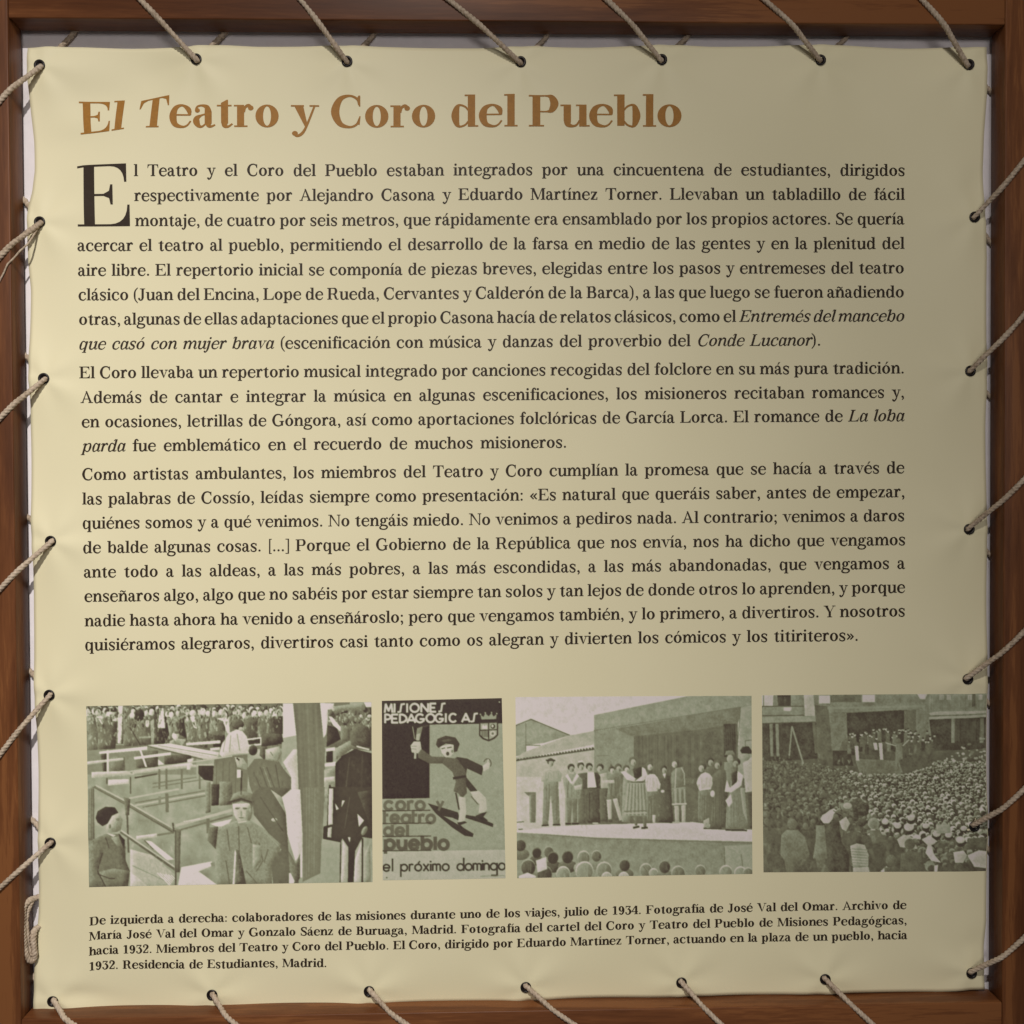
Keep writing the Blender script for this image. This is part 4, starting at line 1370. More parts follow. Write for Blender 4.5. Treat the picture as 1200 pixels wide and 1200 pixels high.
# small crowned shield
c.P(0.10, [(634, 188), (750, 184), (750, 268), (728, 290), (692, 306), (656, 292), (634, 270)], 1.0, 0)
c.P(0.66, [(642, 196), (742, 192), (742, 264), (722, 282), (692, 296), (662, 284), (642, 266)], 1.0, 0)
c.L(0.12, 6, [(642, 238), (742, 234)]); c.L(0.12, 6, [(692, 194), (692, 296)])
for k in range(4):
    c.L(0.15, 5, [(652 + k * 12, 240), (652 + k * 12, 278)])
c.P(0.92, [(652, 230), (652, 212), (660, 204), (668, 214), (676, 204), (684, 212), (684, 230)], 1.0, 0); c.E(0.16, 718, 214, 14, 15); c.E(0.9, 716, 212, 7, 9); c.ring(0.9, 5, 717, 258, 14, 14); c.E(0.3, 717, 258, 6)
c.P(0.60, [(648, 172), (642, 142), (660, 156), (672, 134), (692, 152), (710, 132), (722, 154), (742, 138), (738, 170)], 1.0, 0)
for x, y in ((642, 140), (672, 132), (710, 130), (742, 136)):
    c.E(0.7, x, y, 5)
c.E(0.8, 758, 66, 5)
c.cloud(0.012, 2)
c.blur(4)
place('printed_poster', 'printed dark and green poster picture with white and dark block lettering', c, [(447.6, 821), (588, 818), (592.5, 1028.5), (448.6, 1031)])

# --- picture three: the players lined up on a village stage
c = Canvas(601, 812, 886, 1033)
c.shade = 0.05
r = np.random.default_rng(5)
c.a[:] = 0.6
c.at(600, 810, 8.0)
c.P(0.955, [(0, 0), (2300, 0), (2300, 500), (0, 620)])
c.P(0.59, [(30, 325), (175, 262), (550, 412), (300, 485), (130, 505), (130, 590), (30, 610)]); c.L(0.36, 9, [(30, 322), (178, 262), (540, 412)]); c.L(0.42, 7, [(130, 300), (130, 560)]); c.L(0.34, 8, [(135, 505), (265, 508)])
c.P(0.69, [(40, 620), (130, 565), (330, 490), (545, 415), (775, 372), (775, 500), (40, 640)])
for k in range(26):
    x = 50 + k * 28
    y = 640 - k * 4.2
    c.L(0.76, 10, [(x, y - 10), (x + 60, y - 70)], 0.5); c.E(0.30, x + 8, y + 2, 11, 12)
c.L(0.28, 12, [(40, 648), (775, 545)])
c.P(0.74, [(40, 655), (775, 552), (775, 1000), (40, 1000)]); c.cloud(0.008, 6)
# stage
c.P(0.585, [(770, 225), (1665, 45), (2300, 40), (2300, 120), (1120, 318), (770, 372)])
c.L(0.42, 8, [(770, 370), (1120, 318), (2300, 125)])
c.P(0.525, [(770, 375), (1150, 320), (1150, 980), (770, 980)]); c.L(0.42, 6, [(790, 608), (900, 604)])
c.P(0.44, [(960, 350), (1150, 320), (2160, 150), (2120, 310), (1740, 370), (1145, 430)])
c.P(0.33, [(1145, 425), (1740, 365), (2120, 305), (2120, 1000), (1145, 1000)])
for k in range(40):
    x = 1160 + k * 16
    c.L(0.33 + r.uniform(-0.06, 0.07), 9, [(x, 420), (x + r.uniform(-8, 8), 800)])
c.P(0.19, [(1985, 310), (2100, 305), (2100, 600), (1990, 620)])
for k in range(5):
    c.L(0.26, 6, [(1995 + k * 20, 330), (2010 + k * 20, 600)])
c.P(0.60, [(2145, 150), (2300, 125), (2300, 1000), (2110, 1000)]); c.L(0.38, 8, [(2145, 150), (2110, 620)]); c.L(0.3, 6, [(2190, 520), (2190, 465), (2260, 460)])
# ground and stage edge
c.at(600, 920, 8.0)
c.P(0.83, [(40, -80), (500, -80), (500, 430), (40, 440)]); c.P(0.45, [(115, 65), (225, 65), (222, 350), (170, 350), (165, 110)]); c.P(0.6, [(160, 90), (175, 90), (180, 350), (165, 350)])
c.P(0.36, [(620, -60), (2300, -60), (2300, 420), (620, 400)])
c.P(0.52, [(30, 430), (2300, 480), (2300, 900), (30, 900)]); c.cloud(0.025, 5)
c.P(0.90, [(30, 425), (620, 372), (1200, 362), (1700, 350), (2300, 430), (2300, 535), (1500, 515), (800, 492), (300, 455), (30, 440)])
c.L(0.45, 8, [(300, 462), (800, 500), (1500, 522), (2260, 548)])
c.P(0.6, [(1990, 575), (2260, 560), (2260, 830), (2010, 820)]); c.L(0.36, 7, [(1992, 580), (2000, 820)]); c.L(0.45, 10, [(2150, 650), (2170, 800)])
c.L(0.3, 8, [(45, 345), (110, 340)]); c.L(0.25, 8, [(60, 412), (100, 410)])


c.at(598, 809, 4.096)


def head(x, y, q=1.0, hair=0.22, skin=0.72, side=3):
    c.E(hair, x, y - 5 * q, 17 * q, 17 * q); c.E(skin, x + side * q, y + 5 * q, 12 * q, 15 * q); c.E(skin - 0.22, x + (side + 5) * q, y + 9 * q, 4 * q, 7 * q)


def folds(g, x0, y0, x1, y1, n, w=3.0):
    for q in range(n):
        x = x0 + (x1 - x0) * (q + r.uniform(0.2, 0.8)) / n
        c.L(g + r.uniform(-0.05, 0.06), w, [(x, y0 + r.uniform(0, 20)), (x + r.uniform(-8, 8), y1 - r.uniform(0, 16))])


c.shade = 0.22
# standing figures: back row first
c.P(0.34, [(325, 400), (362, 395), (362, 636), (328, 636)]); head(338, 366, 1.0, 0.25, 0.66); c.L(0.9, 8, [(328, 344), (346, 340)])
c.P(0.70, [(424, 405), (462, 395), (470, 470), (430, 475)]); c.P(0.31, [(428, 470), (472, 470), (470, 630), (432, 630)]); head(432, 374, 1.0, 0.24, 0.7, -3)
c.P(0.42, [(520, 398), (548, 392), (552, 620), (528, 622)]); head(518, 374, 1.0, 0.3, 0.62)
c.P(0.56, [(545, 405), (585, 400), (580, 460), (575, 636), (535, 632), (540, 460)]); head(557, 380, 0.95, 0.3, 0.76)
c.P(0.27, [(712, 412), (745, 398), (768, 412), (785, 640), (712, 634)]); head(737, 382, 0.95, 0.2, 0.62); c.P(0.9, [(732, 402), (748, 400), (742, 425)]); c.E(0.85, 732, 486, 9, 7)
c.P(0.40, [(930, 372), (975, 365), (985, 420), (940, 430)]); head(960, 345, 1.05, 0.2, 0.6)
c.P(0.47, [(1028, 345), (1085, 345), (1085, 470), (1030, 460)]); c.P(0.45, [(1030, 312), (1038, 292), (1070, 290), (1082, 312)]); c.E(0.62, 1056, 330, 16, 20)
# the man at the left
c.P(0.68, [(150, 395), (168, 375), (225, 375), (248, 400), (244, 436), (228, 440), (160, 440), (148, 436)]); folds(0.56, 160, 385, 235, 438, 5)
c.P(0.50, [(160, 440), (230, 438), (238, 640), (206, 642), (194, 500), (182, 644), (154, 644)]); folds(0.40, 164, 450, 228, 630, 4); c.L(0.15, 8, [(152, 648), (182, 646)]); c.L(0.15, 8, [(206, 645), (238, 644)])
head(193, 346, 1.0, 0.28, 0.66); c.L(0.2, 7, [(172, 335), (214, 336)])
# boy with an open collar
c.P(0.57, [(250, 420), (275, 400), (318, 400), (350, 430), (335, 520), (268, 520)]); c.P(0.9, [(275, 400), (296, 440), (318, 400), (330, 410), (298, 458), (264, 412)]); folds(0.42, 262, 430, 336, 516, 5)
c.P(0.74, [(306, 460), (345, 450), (340, 475), (310, 478)]); c.P(0.42, [(270, 520), (322, 520), (320, 634), (302, 634), (297, 545), (290, 634), (274, 634)]); c.L(0.12, 10, [(266, 640), (290, 640)]); c.L(0.12, 10, [(298, 640), (326, 640)]); head(292, 374, 1.0, 0.2, 0.64)
# white shirt, dark jacket
c.P(0.26, [(343, 410), (362, 394), (418, 394), (432, 412), (434, 472), (350, 472)]); c.P(0.95, [(370, 394), (402, 394), (414, 466), (370, 468)], 1.0, 0.4); c.P(0.25, [(356, 472), (428, 470), (432, 636), (366, 636)]); folds(0.2, 360, 480, 426, 630, 4); head(379, 370, 1.0, 0.2, 0.66); c.L(0.85, 6, [(396, 638), (420, 638)])
# page in a tunic
c.P(0.46, [(462, 410), (484, 396), (520, 398), (528, 440), (518, 520), (462, 526), (470, 460)]); folds(0.36, 468, 420, 520, 515, 5); c.P(0.78, [(440, 432), (500, 432), (500, 446), (445, 448)])
c.P(0.74, [(462, 526), (486, 524), (486, 618), (470, 620)]); c.P(0.74, [(492, 522), (514, 518), (538, 622), (524, 626)]); c.L(0.25, 7, [(455, 628), (490, 628)]); head(487, 384, 0.95, 0.32, 0.72); c.P(0.32, [(476, 376), (482, 352), (500, 376)])
# the woman in front
c.P(0.58, [(562, 446), (655, 444), (668, 604), (545, 606)])
for q in range(13):
    c.L(0.42 if q % 2 else 0.68, 4, [(566 + q * 7, 450), (550 + q * 9.5, 600)])
c.L(0.40, 5, [(548, 582), (666, 578)]); c.L(0.7, 5, [(546, 592), (667, 588)])
c.P(0.16, [(588, 378), (634, 368), (642, 420), (598, 424)]); c.P(0.88, [(530, 392), (548, 388), (602, 424), (596, 440), (560, 430)]); c.P(0.90, [(632, 368), (648, 378), (662, 412), (640, 436), (598, 438), (632, 412)]); head(588, 342, 1.05, 0.35, 0.66)
c.P(0.42, [(592, 606), (612, 606), (610, 650), (598, 650)]); c.P(0.42, [(634, 606), (652, 606), (654, 655), (640, 655)]); c.L(0.16, 10, [(592, 660), (618, 655)]); c.L(0.16, 10, [(632, 662), (658, 660)])
# blouse and long skirt
c.P(0.88, [(648, 432), (655, 412), (672, 402), (694, 404), (708, 420), (722, 452), (718, 476), (704, 470), (708, 486), (658, 488), (652, 460)], 1.0, 0.9); folds(0.74, 658, 415, 706, 480, 4); c.P(0.43, [(655, 488), (712, 485), (716, 632), (655, 632)]); folds(0.33, 660, 495, 710, 625, 5); head(668, 366, 1.0, 0.34, 0.74); c.P(0.8, [(682, 600), (698, 600), (696, 638), (684, 638)])
# the soldier
c.P(0.46, [(772, 400), (795, 374), (832, 368), (842, 460), (776, 472)]); c.L(0.72, 5, [(796, 378), (792, 470)]); c.L(0.7, 4, [(822, 372), (836, 400), (838, 455)])
c.P(0.5, [(776, 472), (842, 464), (846, 552), (780, 554)])
for q in range(6):
    c.L(0.68 if q % 2 else 0.36, 4, [(782 + q * 11, 476), (784 + q * 11, 548)])
c.L(0.78, 7, [(778, 548), (846, 546)]); c.P(0.70, [(788, 556), (810, 556), (812, 632), (792, 634)]); c.P(0.72, [(822, 554), (842, 552), (842, 634), (824, 636)]); c.L(0.7, 8, [(780, 636), (812, 636)]); head(793, 352, 1.05, 0.3, 0.74, -4)
# group at the right
c.P(0.86, [(895, 446), (902, 424), (916, 404), (936, 394), (958, 402), (974, 424), (972, 450), (964, 478), (908, 482), (900, 462)], 1.0, 0.9); folds(0.72, 905, 410, 965, 475, 4); c.P(0.44, [(902, 484), (970, 480), (966, 640), (902, 632)]); folds(0.34, 906, 490, 964, 632, 5); head(924, 372, 1.1, 0.28, 0.7, -5); c.P(0.66, [(928, 628), (956, 612), (958, 662), (930, 660)]); c.L(0.86, 8, [(910, 480), (960, 470)])
c.P(0.35, [(970, 410), (1000, 384), (1034, 384), (1045, 470), (1038, 664), (958, 664), (975, 520)]); folds(0.28, 975, 420, 1034, 655, 6); head(1000, 358, 1.05, 0.3, 0.62, -5); c.E(0.88, 972, 498, 11, 16)
c.P(0.50, [(1040, 560), (1062, 430), (1110, 420), (1144, 660), (1120, 672), (1034, 668)]); folds(0.38, 1044, 520, 1130, 660, 7); c.P(0.22, [(1062, 400), (1090, 385), (1098, 430), (1066, 470)])
c.P(0.90, [(1092, 388), (1120, 410), (1110, 460), (1062, 492), (1030, 488), (1040, 430), (1056, 470), (1090, 440)], 1.0, 0.8); c.P(0.9, [(1034, 530), (1060, 500), (1068, 540), (1050, 562)]); head(1088, 350, 1.1, 0.26, 0.58, -4); c.P(0.6, [(1104, 470), (1126, 470), (1140, 640), (1120, 590)])
c.P(0.76, [(1118, 350), (1162, 320), (1170, 486), (1130, 492)], 1.0, 0.6); c.P(0.24, [(1138, 492), (1170, 488), (1170, 664), (1152, 664)]); c.E(0.58, 1134, 318, 18, 22); c.P(0.12, [(1104, 290), (1116, 272), (1146, 270), (1164, 296), (1160, 306), (1112, 304)])
texture(c, 150, 380, 1150, 650, 170, 9, (0.25, 0.75), 0.25, r)
c.L(0.14, 8, [(1036, 672), (1136, 674)]); c.L(0.25, 6, [(930, 664), (1036, 668)])
c.at(0, 0, 1)
for x, y, q, g in ((610, 990, 7, 0.22), (629, 999, 6, 0.09), (643, 998, 6.5, 0.3), (648, 1005, 7, 0.07), (665, 1004, 7.5, 0.14), (684, 1005, 8, 0.44), (699, 1003, 6.5, 0.34), (619, 1016, 9.5, 0.26), (638, 1024, 10, 0.22),
                    (660, 1024, 9, 0.5), (685, 1021, 11.5, 0.52), (708, 1020, 10, 0.46), (732, 1014, 7, 0.22), (711, 1029, 7, 0.62), (731, 1029, 7, 0.68), (757, 1020, 8, 0.45), (766, 1024, 6, 0.55), (779, 1016, 7.5, 0.25), (795, 1024, 9, 0.4),
                    (821, 1021, 7, 0.4), (851, 1023, 8.5, 0.5), (868, 1024, 8, 0.52), (877, 1024, 7, 0.4)):
    c.E(g + 0.16 if g < 0.4 else g + 0.1, x, y + q * 1.5, q * 1.5, q * 1.0)
    c.E(min(0.8, g + 0.26), x, y - 0.4, q * 0.92, q * 1.02); c.E(g, x, y + 0.5, q * 0.86, q * 0.94)
    for k in range(4):
        c.L(g + r.uniform(-0.05, 0.1), 0.8, [(x + r.uniform(-q, q) * 0.5, y - q * 0.6), (x + r.uniform(-q, q) * 0.6, y + q * 0.6)])
c.P(0.88, [(628, 1008), (640, 1004), (641, 1018), (630, 1022)]); c.P(0.85, [(608, 1026), (618, 1022), (628, 1026), (628, 1034), (608, 1034)])
c.finish(6, 0.38, 0.04, 1.0)
c.a = 0.10 + 0.90 * c.a
c.cloud(0.016, 2.2)
c.blur(3)
place('printed_photograph', 'printed picture of costumed players lined up on an open village stage', c, [(604, 816.8), (881, 815.6), (882, 1024.5), (606, 1028.5)])

# --- picture four: the packed square
c = Canvas(890, 808, 1160, 1026)
c.shade = 0.05
r = np.random.default_rng(8)
c.a[:] = 0.30
c.at(885, 805, 8.571)
c.P(0.50, [(40, 60), (2400, 60), (2400, 520), (40, 640)])
c.P(0.88, [(60, 60), (185, 70), (180, 190), (60, 195)]); c.L(0.5, 10, [(85, 80), (85, 195)]); c.P(0.12, [(225, 80), (358, 80), (358, 192), (232, 192)])
for k in range(8):
    c.L(0.45, 4, [(240 + k * 15, 100), (240 + k * 15, 190)])
c.L(0.33, 8, [(70, 195), (490, 195)]); c.P(0.55, [(75, 205), (490, 200), (490, 280), (75, 285)]); c.P(0.88, [(290, 205), (370, 205), (355, 245), (285, 240)]); c.L(0.3, 8, [(75, 290), (490, 285)])
c.P(0.78, [(488, 70), (585, 70), (600, 250), (600, 290), (500, 290)]); c.P(0.58, [(75, 305), (615, 290), (620, 350), (75, 362)]); c.L(0.3, 8, [(75, 368), (615, 352)])
c.P(0.20, [(75, 372), (615, 356), (640, 720), (75, 760)])
for x in (145, 205):
    c.P(0.48, [(x, 370), (x + 32, 370), (x + 40, 700), (x + 12, 700)])
c.L(0.5, 15, [(370, 400), (345, 690)]); c.L(0.52, 17, [(372, 400), (485, 770)]); c.L(0.36, 30, [(590, 360), (615, 660)])
c.P(0.88, [(640, 85), (752, 85), (752, 165), (640, 168)]); c.P(0.36, [(600, 180), (760, 200), (780, 740), (630, 720)]); c.L(0.6, 7, [(640, 182), (715, 182)])
c.P(0.40, [(770, 75), (1060, 75), (1060, 152), (770, 152)]); c.P(0.90, [(1075, 78), (1200, 78), (1200, 150), (1075, 150)]); c.L(0.3, 10, [(760, 95), (765, 150)]); c.P(0.36, [(800, 90), (1000, 85), (1000, 145), (800, 148)])
c.P(0.50, [(730, 165), (1740, 150), (1740, 560), (1600, 640), (780, 660)])
c.L(0.56, 22, [(730, 215), (1700, 190)]); c.L(0.42, 7, [(740, 265), (1640, 225)])
c.P(0.46, [(745, 275), (920, 262), (935, 480), (770, 640)]); c.P(0.17, [(918, 262), (1520, 228), (1520, 560), (930, 560)]); c.P(0.37, [(1490, 235), (1610, 232), (1610, 560), (1490, 560)]); c.P(0.48, [(1610, 230), (1740, 225), (1740, 540), (1610, 540)])
c.P(0.18, [(780, 640), (1000, 640), (1000, 790), (780, 790)]); c.P(0.38, [(900, 480), (960, 560), (960, 640), (840, 640)])
c.P(0.30, [(930, 560), (1800, 540), (1800, 800), (990, 800)]); c.P(0.42, [(1000, 720), (1400, 740), (1500, 940), (1060, 900)])
# right-hand house with balconies
c.P(0.54, [(1740, 65), (2400, 60), (2400, 260), (1740, 270)])
for x in (1840, 1910, 2120, 2230):
    c.P(0.78, [(x, 75), (x + 45, 75), (x + 45, 125), (x, 125)])
c.P(0.30, [(2165, 65), (2200, 65), (2200, 190), (2165, 195)]); c.P(0.85, [(1620, 65), (1720, 65), (1700, 120), (1650, 118)])
for k in range(40):
    c.L(0.45 + r.uniform(-0.06, 0.06), 5, [(1760 + k * 14, 80), (1760 + k * 14, 225)])
c.P(0.70, [(1740, 262), (1800, 245), (2400, 235), (2400, 270), (1760, 282)]); c.P(0.66, [(1740, 300), (2400, 272), (2400, 295), (1745, 325)]); c.L(0.35, 6, [(1745, 290), (2400, 262)])
c.P(0.20, [(1745, 325), (2400, 298), (2400, 620), (1780, 640)])
for x in (1965, 2255):
    c.P(0.52, [(x, 315), (x + 36, 312), (x + 36, 560), (x, 560)])
for k in range(26):
    c.L(0.26 + r.uniform(-0.08, 0.08), 8, [(2010 + k * 15, 320), (2010 + k * 15, 540)])
# singers on the stage
for k in range(75):
    x = r.uniform(930, 1800)
    y = 500 + r.uniform(-60, 60) - (30 if 1150 < x < 1550 else 0)
    c.P(r.choice([0.22, 0.3, 0.36, 0.45]), [(x - 18, y + 30), (x + 18, y + 30), (x + 20, y + 130), (x - 20, y + 130)]); c.E(r.uniform(0.55, 0.88), x, y + 8, 11, 15); c.E(0.2, x - 2, y - 4, 11, 9)
for x, y, h in ((1015, 590, 150), (1200, 560, 70), (1255, 560, 170)):
    c.P(0.88, [(x - 18, y), (x + 20, y), (x + 30, y + h), (x - 2, y + h)])
c.P(0.46, [(1410, 570), (1470, 560), (1480, 720), (1440, 740), (1480, 860), (1450, 860), (1430, 740), (1420, 860), (1400, 860)]); c.L(0.66, 12, [(1310, 560), (1410, 590)]); c.L(0.66, 12, [(1480, 590), (1540, 530)]); c.E(0.4, 1440, 540, 22, 26)
# the crowd: heads and caps, row behind row, growing towards the viewer
c.at(0, 0, 1)
rows = np.linspace(0, 1, 46)
for f in rows:
    y = 893 + (1012 - 893) * f ** 1.25
    s0 = 1.7 + 4.2 * f ** 1.4
    x = 892.0
    while x < 1160:
        s = s0 * r.uniform(0.6, 1.5)
        yy = y + r.uniform(-1.5, 1.5) * (0.6 + f) * 1.3
        lim = np.interp(x, [893, 960, 990, 1012, 1060, 1090, 1100, 1125, 1156], [890, 896, 902, 908, 908, 898, 886, 876, 866])
        lo = lim if f < 0.9 else lim
        if yy < lo:
            yy = lo + r.uniform(0, 5)
        sun = np.interp(x, [893, 960, 1000, 1060, 1156], [0.40, 0.46, 0.72, 0.98, 1.05]) - 0.12 * max(0, f - 0.72)
        sun *= 0.62 if (f > 0.62 and x < 990 + 30 * f) else 1.0
        g = 0.17 + r.uniform(0, 0.12)
        c.E(g, x, yy + s * 0.9, s * 1.05, s * 0.9)
        hx, hr = x + r.uniform(-0.3, 0.3) * s, s * r.uniform(0.5, 0.75)
        c.E(max(0.24, sun * r.uniform(0.5, 1.12)), hx, yy, hr, hr * r.uniform(0.7, 1.15), r.uniform(-0.6, 0.4))
        c.E(g + r.uniform(0.0, 0.16), hx + hr * r.uniform(0.1, 0.45), yy + hr * r.uniform(0.3, 0.6), hr * r.uniform(0.75, 0.95), hr * r.uniform(0.6, 0.8))
        if r.random() < 0.35:
            c.E(sun * r.uniform(0.4, 0.75), hx + r.uniform(-1, 1) * s, yy + s * 0.8, s * 0.5, s * 0.3, r.uniform(-0.5, 0.5))
        x += s * r.uniform(1.35, 2.0)
for k in range(90):
    x, y = r.uniform(1098, 1156), r.uniform(862, 905)
    if y > np.interp(x, [1098, 1125, 1156], [892, 876, 862]):
        c.E(r.uniform(0.4, 0.8), x, y, r.uniform(1, 2.4), r.uniform(0.8, 1.6))
texture(c, 893, 885, 1000, 960, 160, 2.6, (0.15, 0.75), 0.45, r)
texture(c, 1000, 900, 1156, 1000, 220, 2.2, (0.12, 0.3), 0.5, r)
# people standing at the back
c.shade = 0.16
c.at(885, 910, 4.364)
c.P(0.27, [(40, 260), (520, 300), (760, 330), (760, 500), (40, 500)], 0.85)
c.P(0.25, [(560, 300), (1000, 330), (1190, 330), (1190, 500), (560, 500)], 0.6)
for k in range(24):
    c.P(r.uniform(0.2, 0.34), [(q, 270 + r.uniform(0, 40)) for q in (50 + k * 28, 66 + k * 28)] + [(74 + k * 28, 490), (44 + k * 28, 490)], 0.35, 0.4)
texture(c, 45, 230, 760, 490, 160, 22, (0.16, 0.5), 0.4, r)
for k in range(30):
    c.E(r.uniform(0.24, 0.42), r.uniform(45, 520), r.uniform(190, 270), 15, 17)
c.P(0.45, [(135, 300), (160, 275), (220, 275), (255, 310), (280, 400), (230, 430), (150, 430), (130, 400)]); c.E(0.40, 190, 245, 26, 28); c.P(0.36, [(150, 430), (230, 430), (215, 490), (160, 490)])
c.P(0.48, [(312, 250), (355, 250), (362, 330), (370, 420), (296, 420), (310, 330)]); c.P(0.4, [(310, 420), (360, 420), (350, 465), (318, 465)])
c.P(0.22, [(360, 250), (430, 230), (440, 330), (480, 400), (480, 490), (375, 490)])
c.P(0.90, [(334, 218), (344, 198), (362, 188), (382, 172), (402, 164), (418, 174), (402, 194), (396, 220), (378, 240), (350, 240)]); c.E(0.5, 468, 155, 30, 24); c.E(0.72, 472, 150, 22, 16); c.P(0.75, [(430, 230), (465, 205), (485, 240), (465, 280), (445, 270)]); c.L(0.4, 5, [(400, 175), (460, 205)])
c.P(0.16, [(495, 150), (520, 122), (556, 128), (584, 150), (578, 190), (540, 214), (504, 206)], 0.75); c.E(0.6, 605, 240, 30, 30); c.E(0.5, 605, 245, 20, 20); c.P(0.38, [(580, 275), (635, 275), (668, 330), (600, 345)]); c.E(0.22, 545, 235, 22, 22)
c.P(0.70, [(486, 355), (520, 342), (560, 350), (580, 400), (578, 460), (500, 462)]); c.E(0.30, 520, 310, 26, 28)
for y in range(370, 460, 14):
    c.L(0.55, 5, [(495, y), (575, y + 6)])
c.P(0.72, [(500, 465), (580, 462), (585, 490), (500, 490)])
for x, y, q in ((665, 235, 22), (728, 255, 22), (785, 262, 30), (925, 295, 24), (985, 300, 22), (1060, 265, 20), (1045, 325, 26), (870, 255, 20), (795, 215, 22)):
    c.E(0.25, x, y + 6, q, q); c.E(0.82, x, y - 5, q * 0.85, q * 0.7)
c.P(0.72, [(725, 320), (760, 295), (800, 310), (830, 370), (740, 360)]); c.P(0.30, [(745, 395), (790, 380), (850, 390), (870, 490), (740, 490)]); c.E(0.36, 790, 345, 28, 28)
c.P(0.85, [(850, 320), (890, 300), (930, 330), (900, 350), (915, 400), (950, 440), (900, 430), (870, 390), (880, 350)]); c.P(0.66, [(920, 245), (990, 240), (995, 285), (925, 290)])
c.P(0.80, [(1010, 385), (1060, 375), (1080, 400), (1060, 440), (1020, 440)]); c.P(0.82, [(1080, 400), (1140, 375), (1180, 380), (1185, 470), (1120, 460)]); c.P(0.30, [(1080, 310), (1190, 310), (1190, 370), (1080, 370)])
c.E(0.36, 695, 430, 28, 30); c.P(0.85, [(640, 485), (670, 458), (690, 470), (650, 495)]); c.P(0.30, [(660, 465), (720, 460), (760, 495), (660, 495)])
c.L(0.40, 26, [(180, 430), (180, 495)]); c.P(0.85, [(915, 455), (935, 450), (930, 490), (915, 490)])
c.cloud(0.03, 6)
c.cloud(0.02, 1.6)
c.finish(5, 0.55, 0.0, 1.0)
c.a = 0.13 + 0.80 * c.a
c.blur(2)
place('printed_photograph', 'printed picture of a packed village square in front of a stage', c, [(893, 815), (1155.2, 812.3), (1155.4, 1020.8), (895, 1022.6)])
# ------------------------------------------------------------------ the lacing: one twisted cord wound round the frame through every eyelet
rope_root = empty('lacing_rope', 'thin beige twisted cord laced through the eyelets and around the timber frame', 'rope')
RR = 0.0031


def chaikin(p, n=2):
    p = np.array(p, float)
    for _ in range(n):
        q = [p[0]]
        for a, b in zip(p[:-1], p[1:]):
            q += [a * 0.78 + b * 0.22, a * 0.22 + b * 0.78]
        q.append(p[-1])
        p = np.array(q)
    return p


def resample(p, step):
    d = np.r_[0, np.cumsum(np.linalg.norm(np.diff(p, axis=0), axis=1))]
    n = max(6, int(d[-1] / step))
    s = np.linspace(0, d[-1], n)
    return np.stack([np.interp(s, d, p[:, k]) for k in range(3)], 1), s


def cord(name, path, rad, parent, pitch=0.015, step=0.0011, seed=0, sides=15, fade=False):
    rng = np.random.default_rng(seed)
    p, s = resample(np.array(path, float), step)
    n = len(p)
    # a little unevenness of the hand-pulled cord
    wob = np.stack([np.interp(s, np.linspace(0, s[-1], 9), rng.normal(0, 0.0004, 9)) for _ in range(3)], 1)
    wob *= np.sin(np.linspace(0, np.pi, n))[:, None]
    p = p + wob
    t = np.gradient(p, axis=0)
    t /= np.linalg.norm(t, axis=1)[:, None]
    up = np.array([0.13, 0.9, 0.41])
    verts = []
    ph0 = rng.uniform(0, 6)
    nrm = np.cross(t[0], up)
    nrm /= np.linalg.norm(nrm)
    rj = 1 + 0.06 * np.interp(s, np.linspace(0, s[-1], 25), rng.normal(0, 1, 25))
    for i in range(n):
        nrm = nrm - t[i] * nrm.dot(t[i])
        nrm /= np.linalg.norm(nrm)
        b = np.cross(t[i], nrm)
        tw = ph0 + 2 * math.pi * s[i] / pitch
        for k in range(sides):
            a = 2 * math.pi * k / sides
            lobe = abs(math.cos(1.5 * (a - tw)))              # three strands laid together
            r = rad * rj[i] * (0.62 + 0.44 * lobe ** 0.7)
            verts.append(p[i] + nrm * (r * math.cos(a)) + b * (r * math.sin(a)))
    faces = []
    for i in range(n - 1):
        for k in range(sides):
            a, c = i * sides + k, i * sides + (k + 1) % sides
            faces.append((a, c, c + sides, a + sides))
    for _ in range(int(s[-1] / 0.0045)):                     # stray fibres of the hemp
        i = rng.integers(1, n - 1)
        b = np.cross(t[i], rng.normal(0, 1, 3))
        b /= np.linalg.norm(b)
        q = p[i] + b * rad * 0.9
        d = b * rng.uniform(0.3, 1.0) + t[i] * rng.choice([-1, 1]) * rng.uniform(0.6, 1.4)
        q2 = q + d * rng.uniform(0.0010, 0.0026)
        q3 = q2 + (d + rng.normal(0, 0.6, 3)) * 0.0009
        w = np.cross(d, b) * 0.00009
        k = len(verts)
        verts += [q - w, q + w, q2 + w * 0.8, q2 - w * 0.8, q3]
        faces += [(k, k + 1, k + 2, k + 3), (k + 3, k + 2, k + 4)]
    faces.append(tuple(range(sides - 1, -1, -1)))
    faces.append(tuple((n - 1) * sides + k for k in range(sides)))
    return mesh_obj(name, verts, faces, M_ROPE, parent, True)


EXIT = {(48, 78): (0, 117), (48, 261): (0, 300), (53, 444): (0, 490), (61, 634): (0, 690), (59, 814): (0, 883), (60, 987): (0, 1040),
        (63, 1172): (82, 1200), (249, 1165): (275, 1200), (433, 1160): (475, 1200), (616, 1155): (672, 1200), (798, 1150): (845, 1200), (966, 1146): (1022, 1200),
        (1137, 1139): (1200, 1099), (1140, 967): (1200, 925), (1132, 795): (1200, 741), (1134, 620): (1200, 561), (1136, 435): (1200, 368), (1141, 255): (1200, 189),
        (1134, 77): (1081, 0), (961, 71): (896, 0), (775, 71): (711, 0), (610, 74): (526, 0), (407, 73): (353, 0), (231, 71): (165, 0)}
REAR = {'L': (-22, -32), 'B': (-34, 22), 'R': (22, 34), 'T': (36, -22)}
SIDES = ['L'] * 6 + ['B'] * 6 + ['R'] * 6 + ['T'] * 6


def V3(t):
    return np.array(t, float)


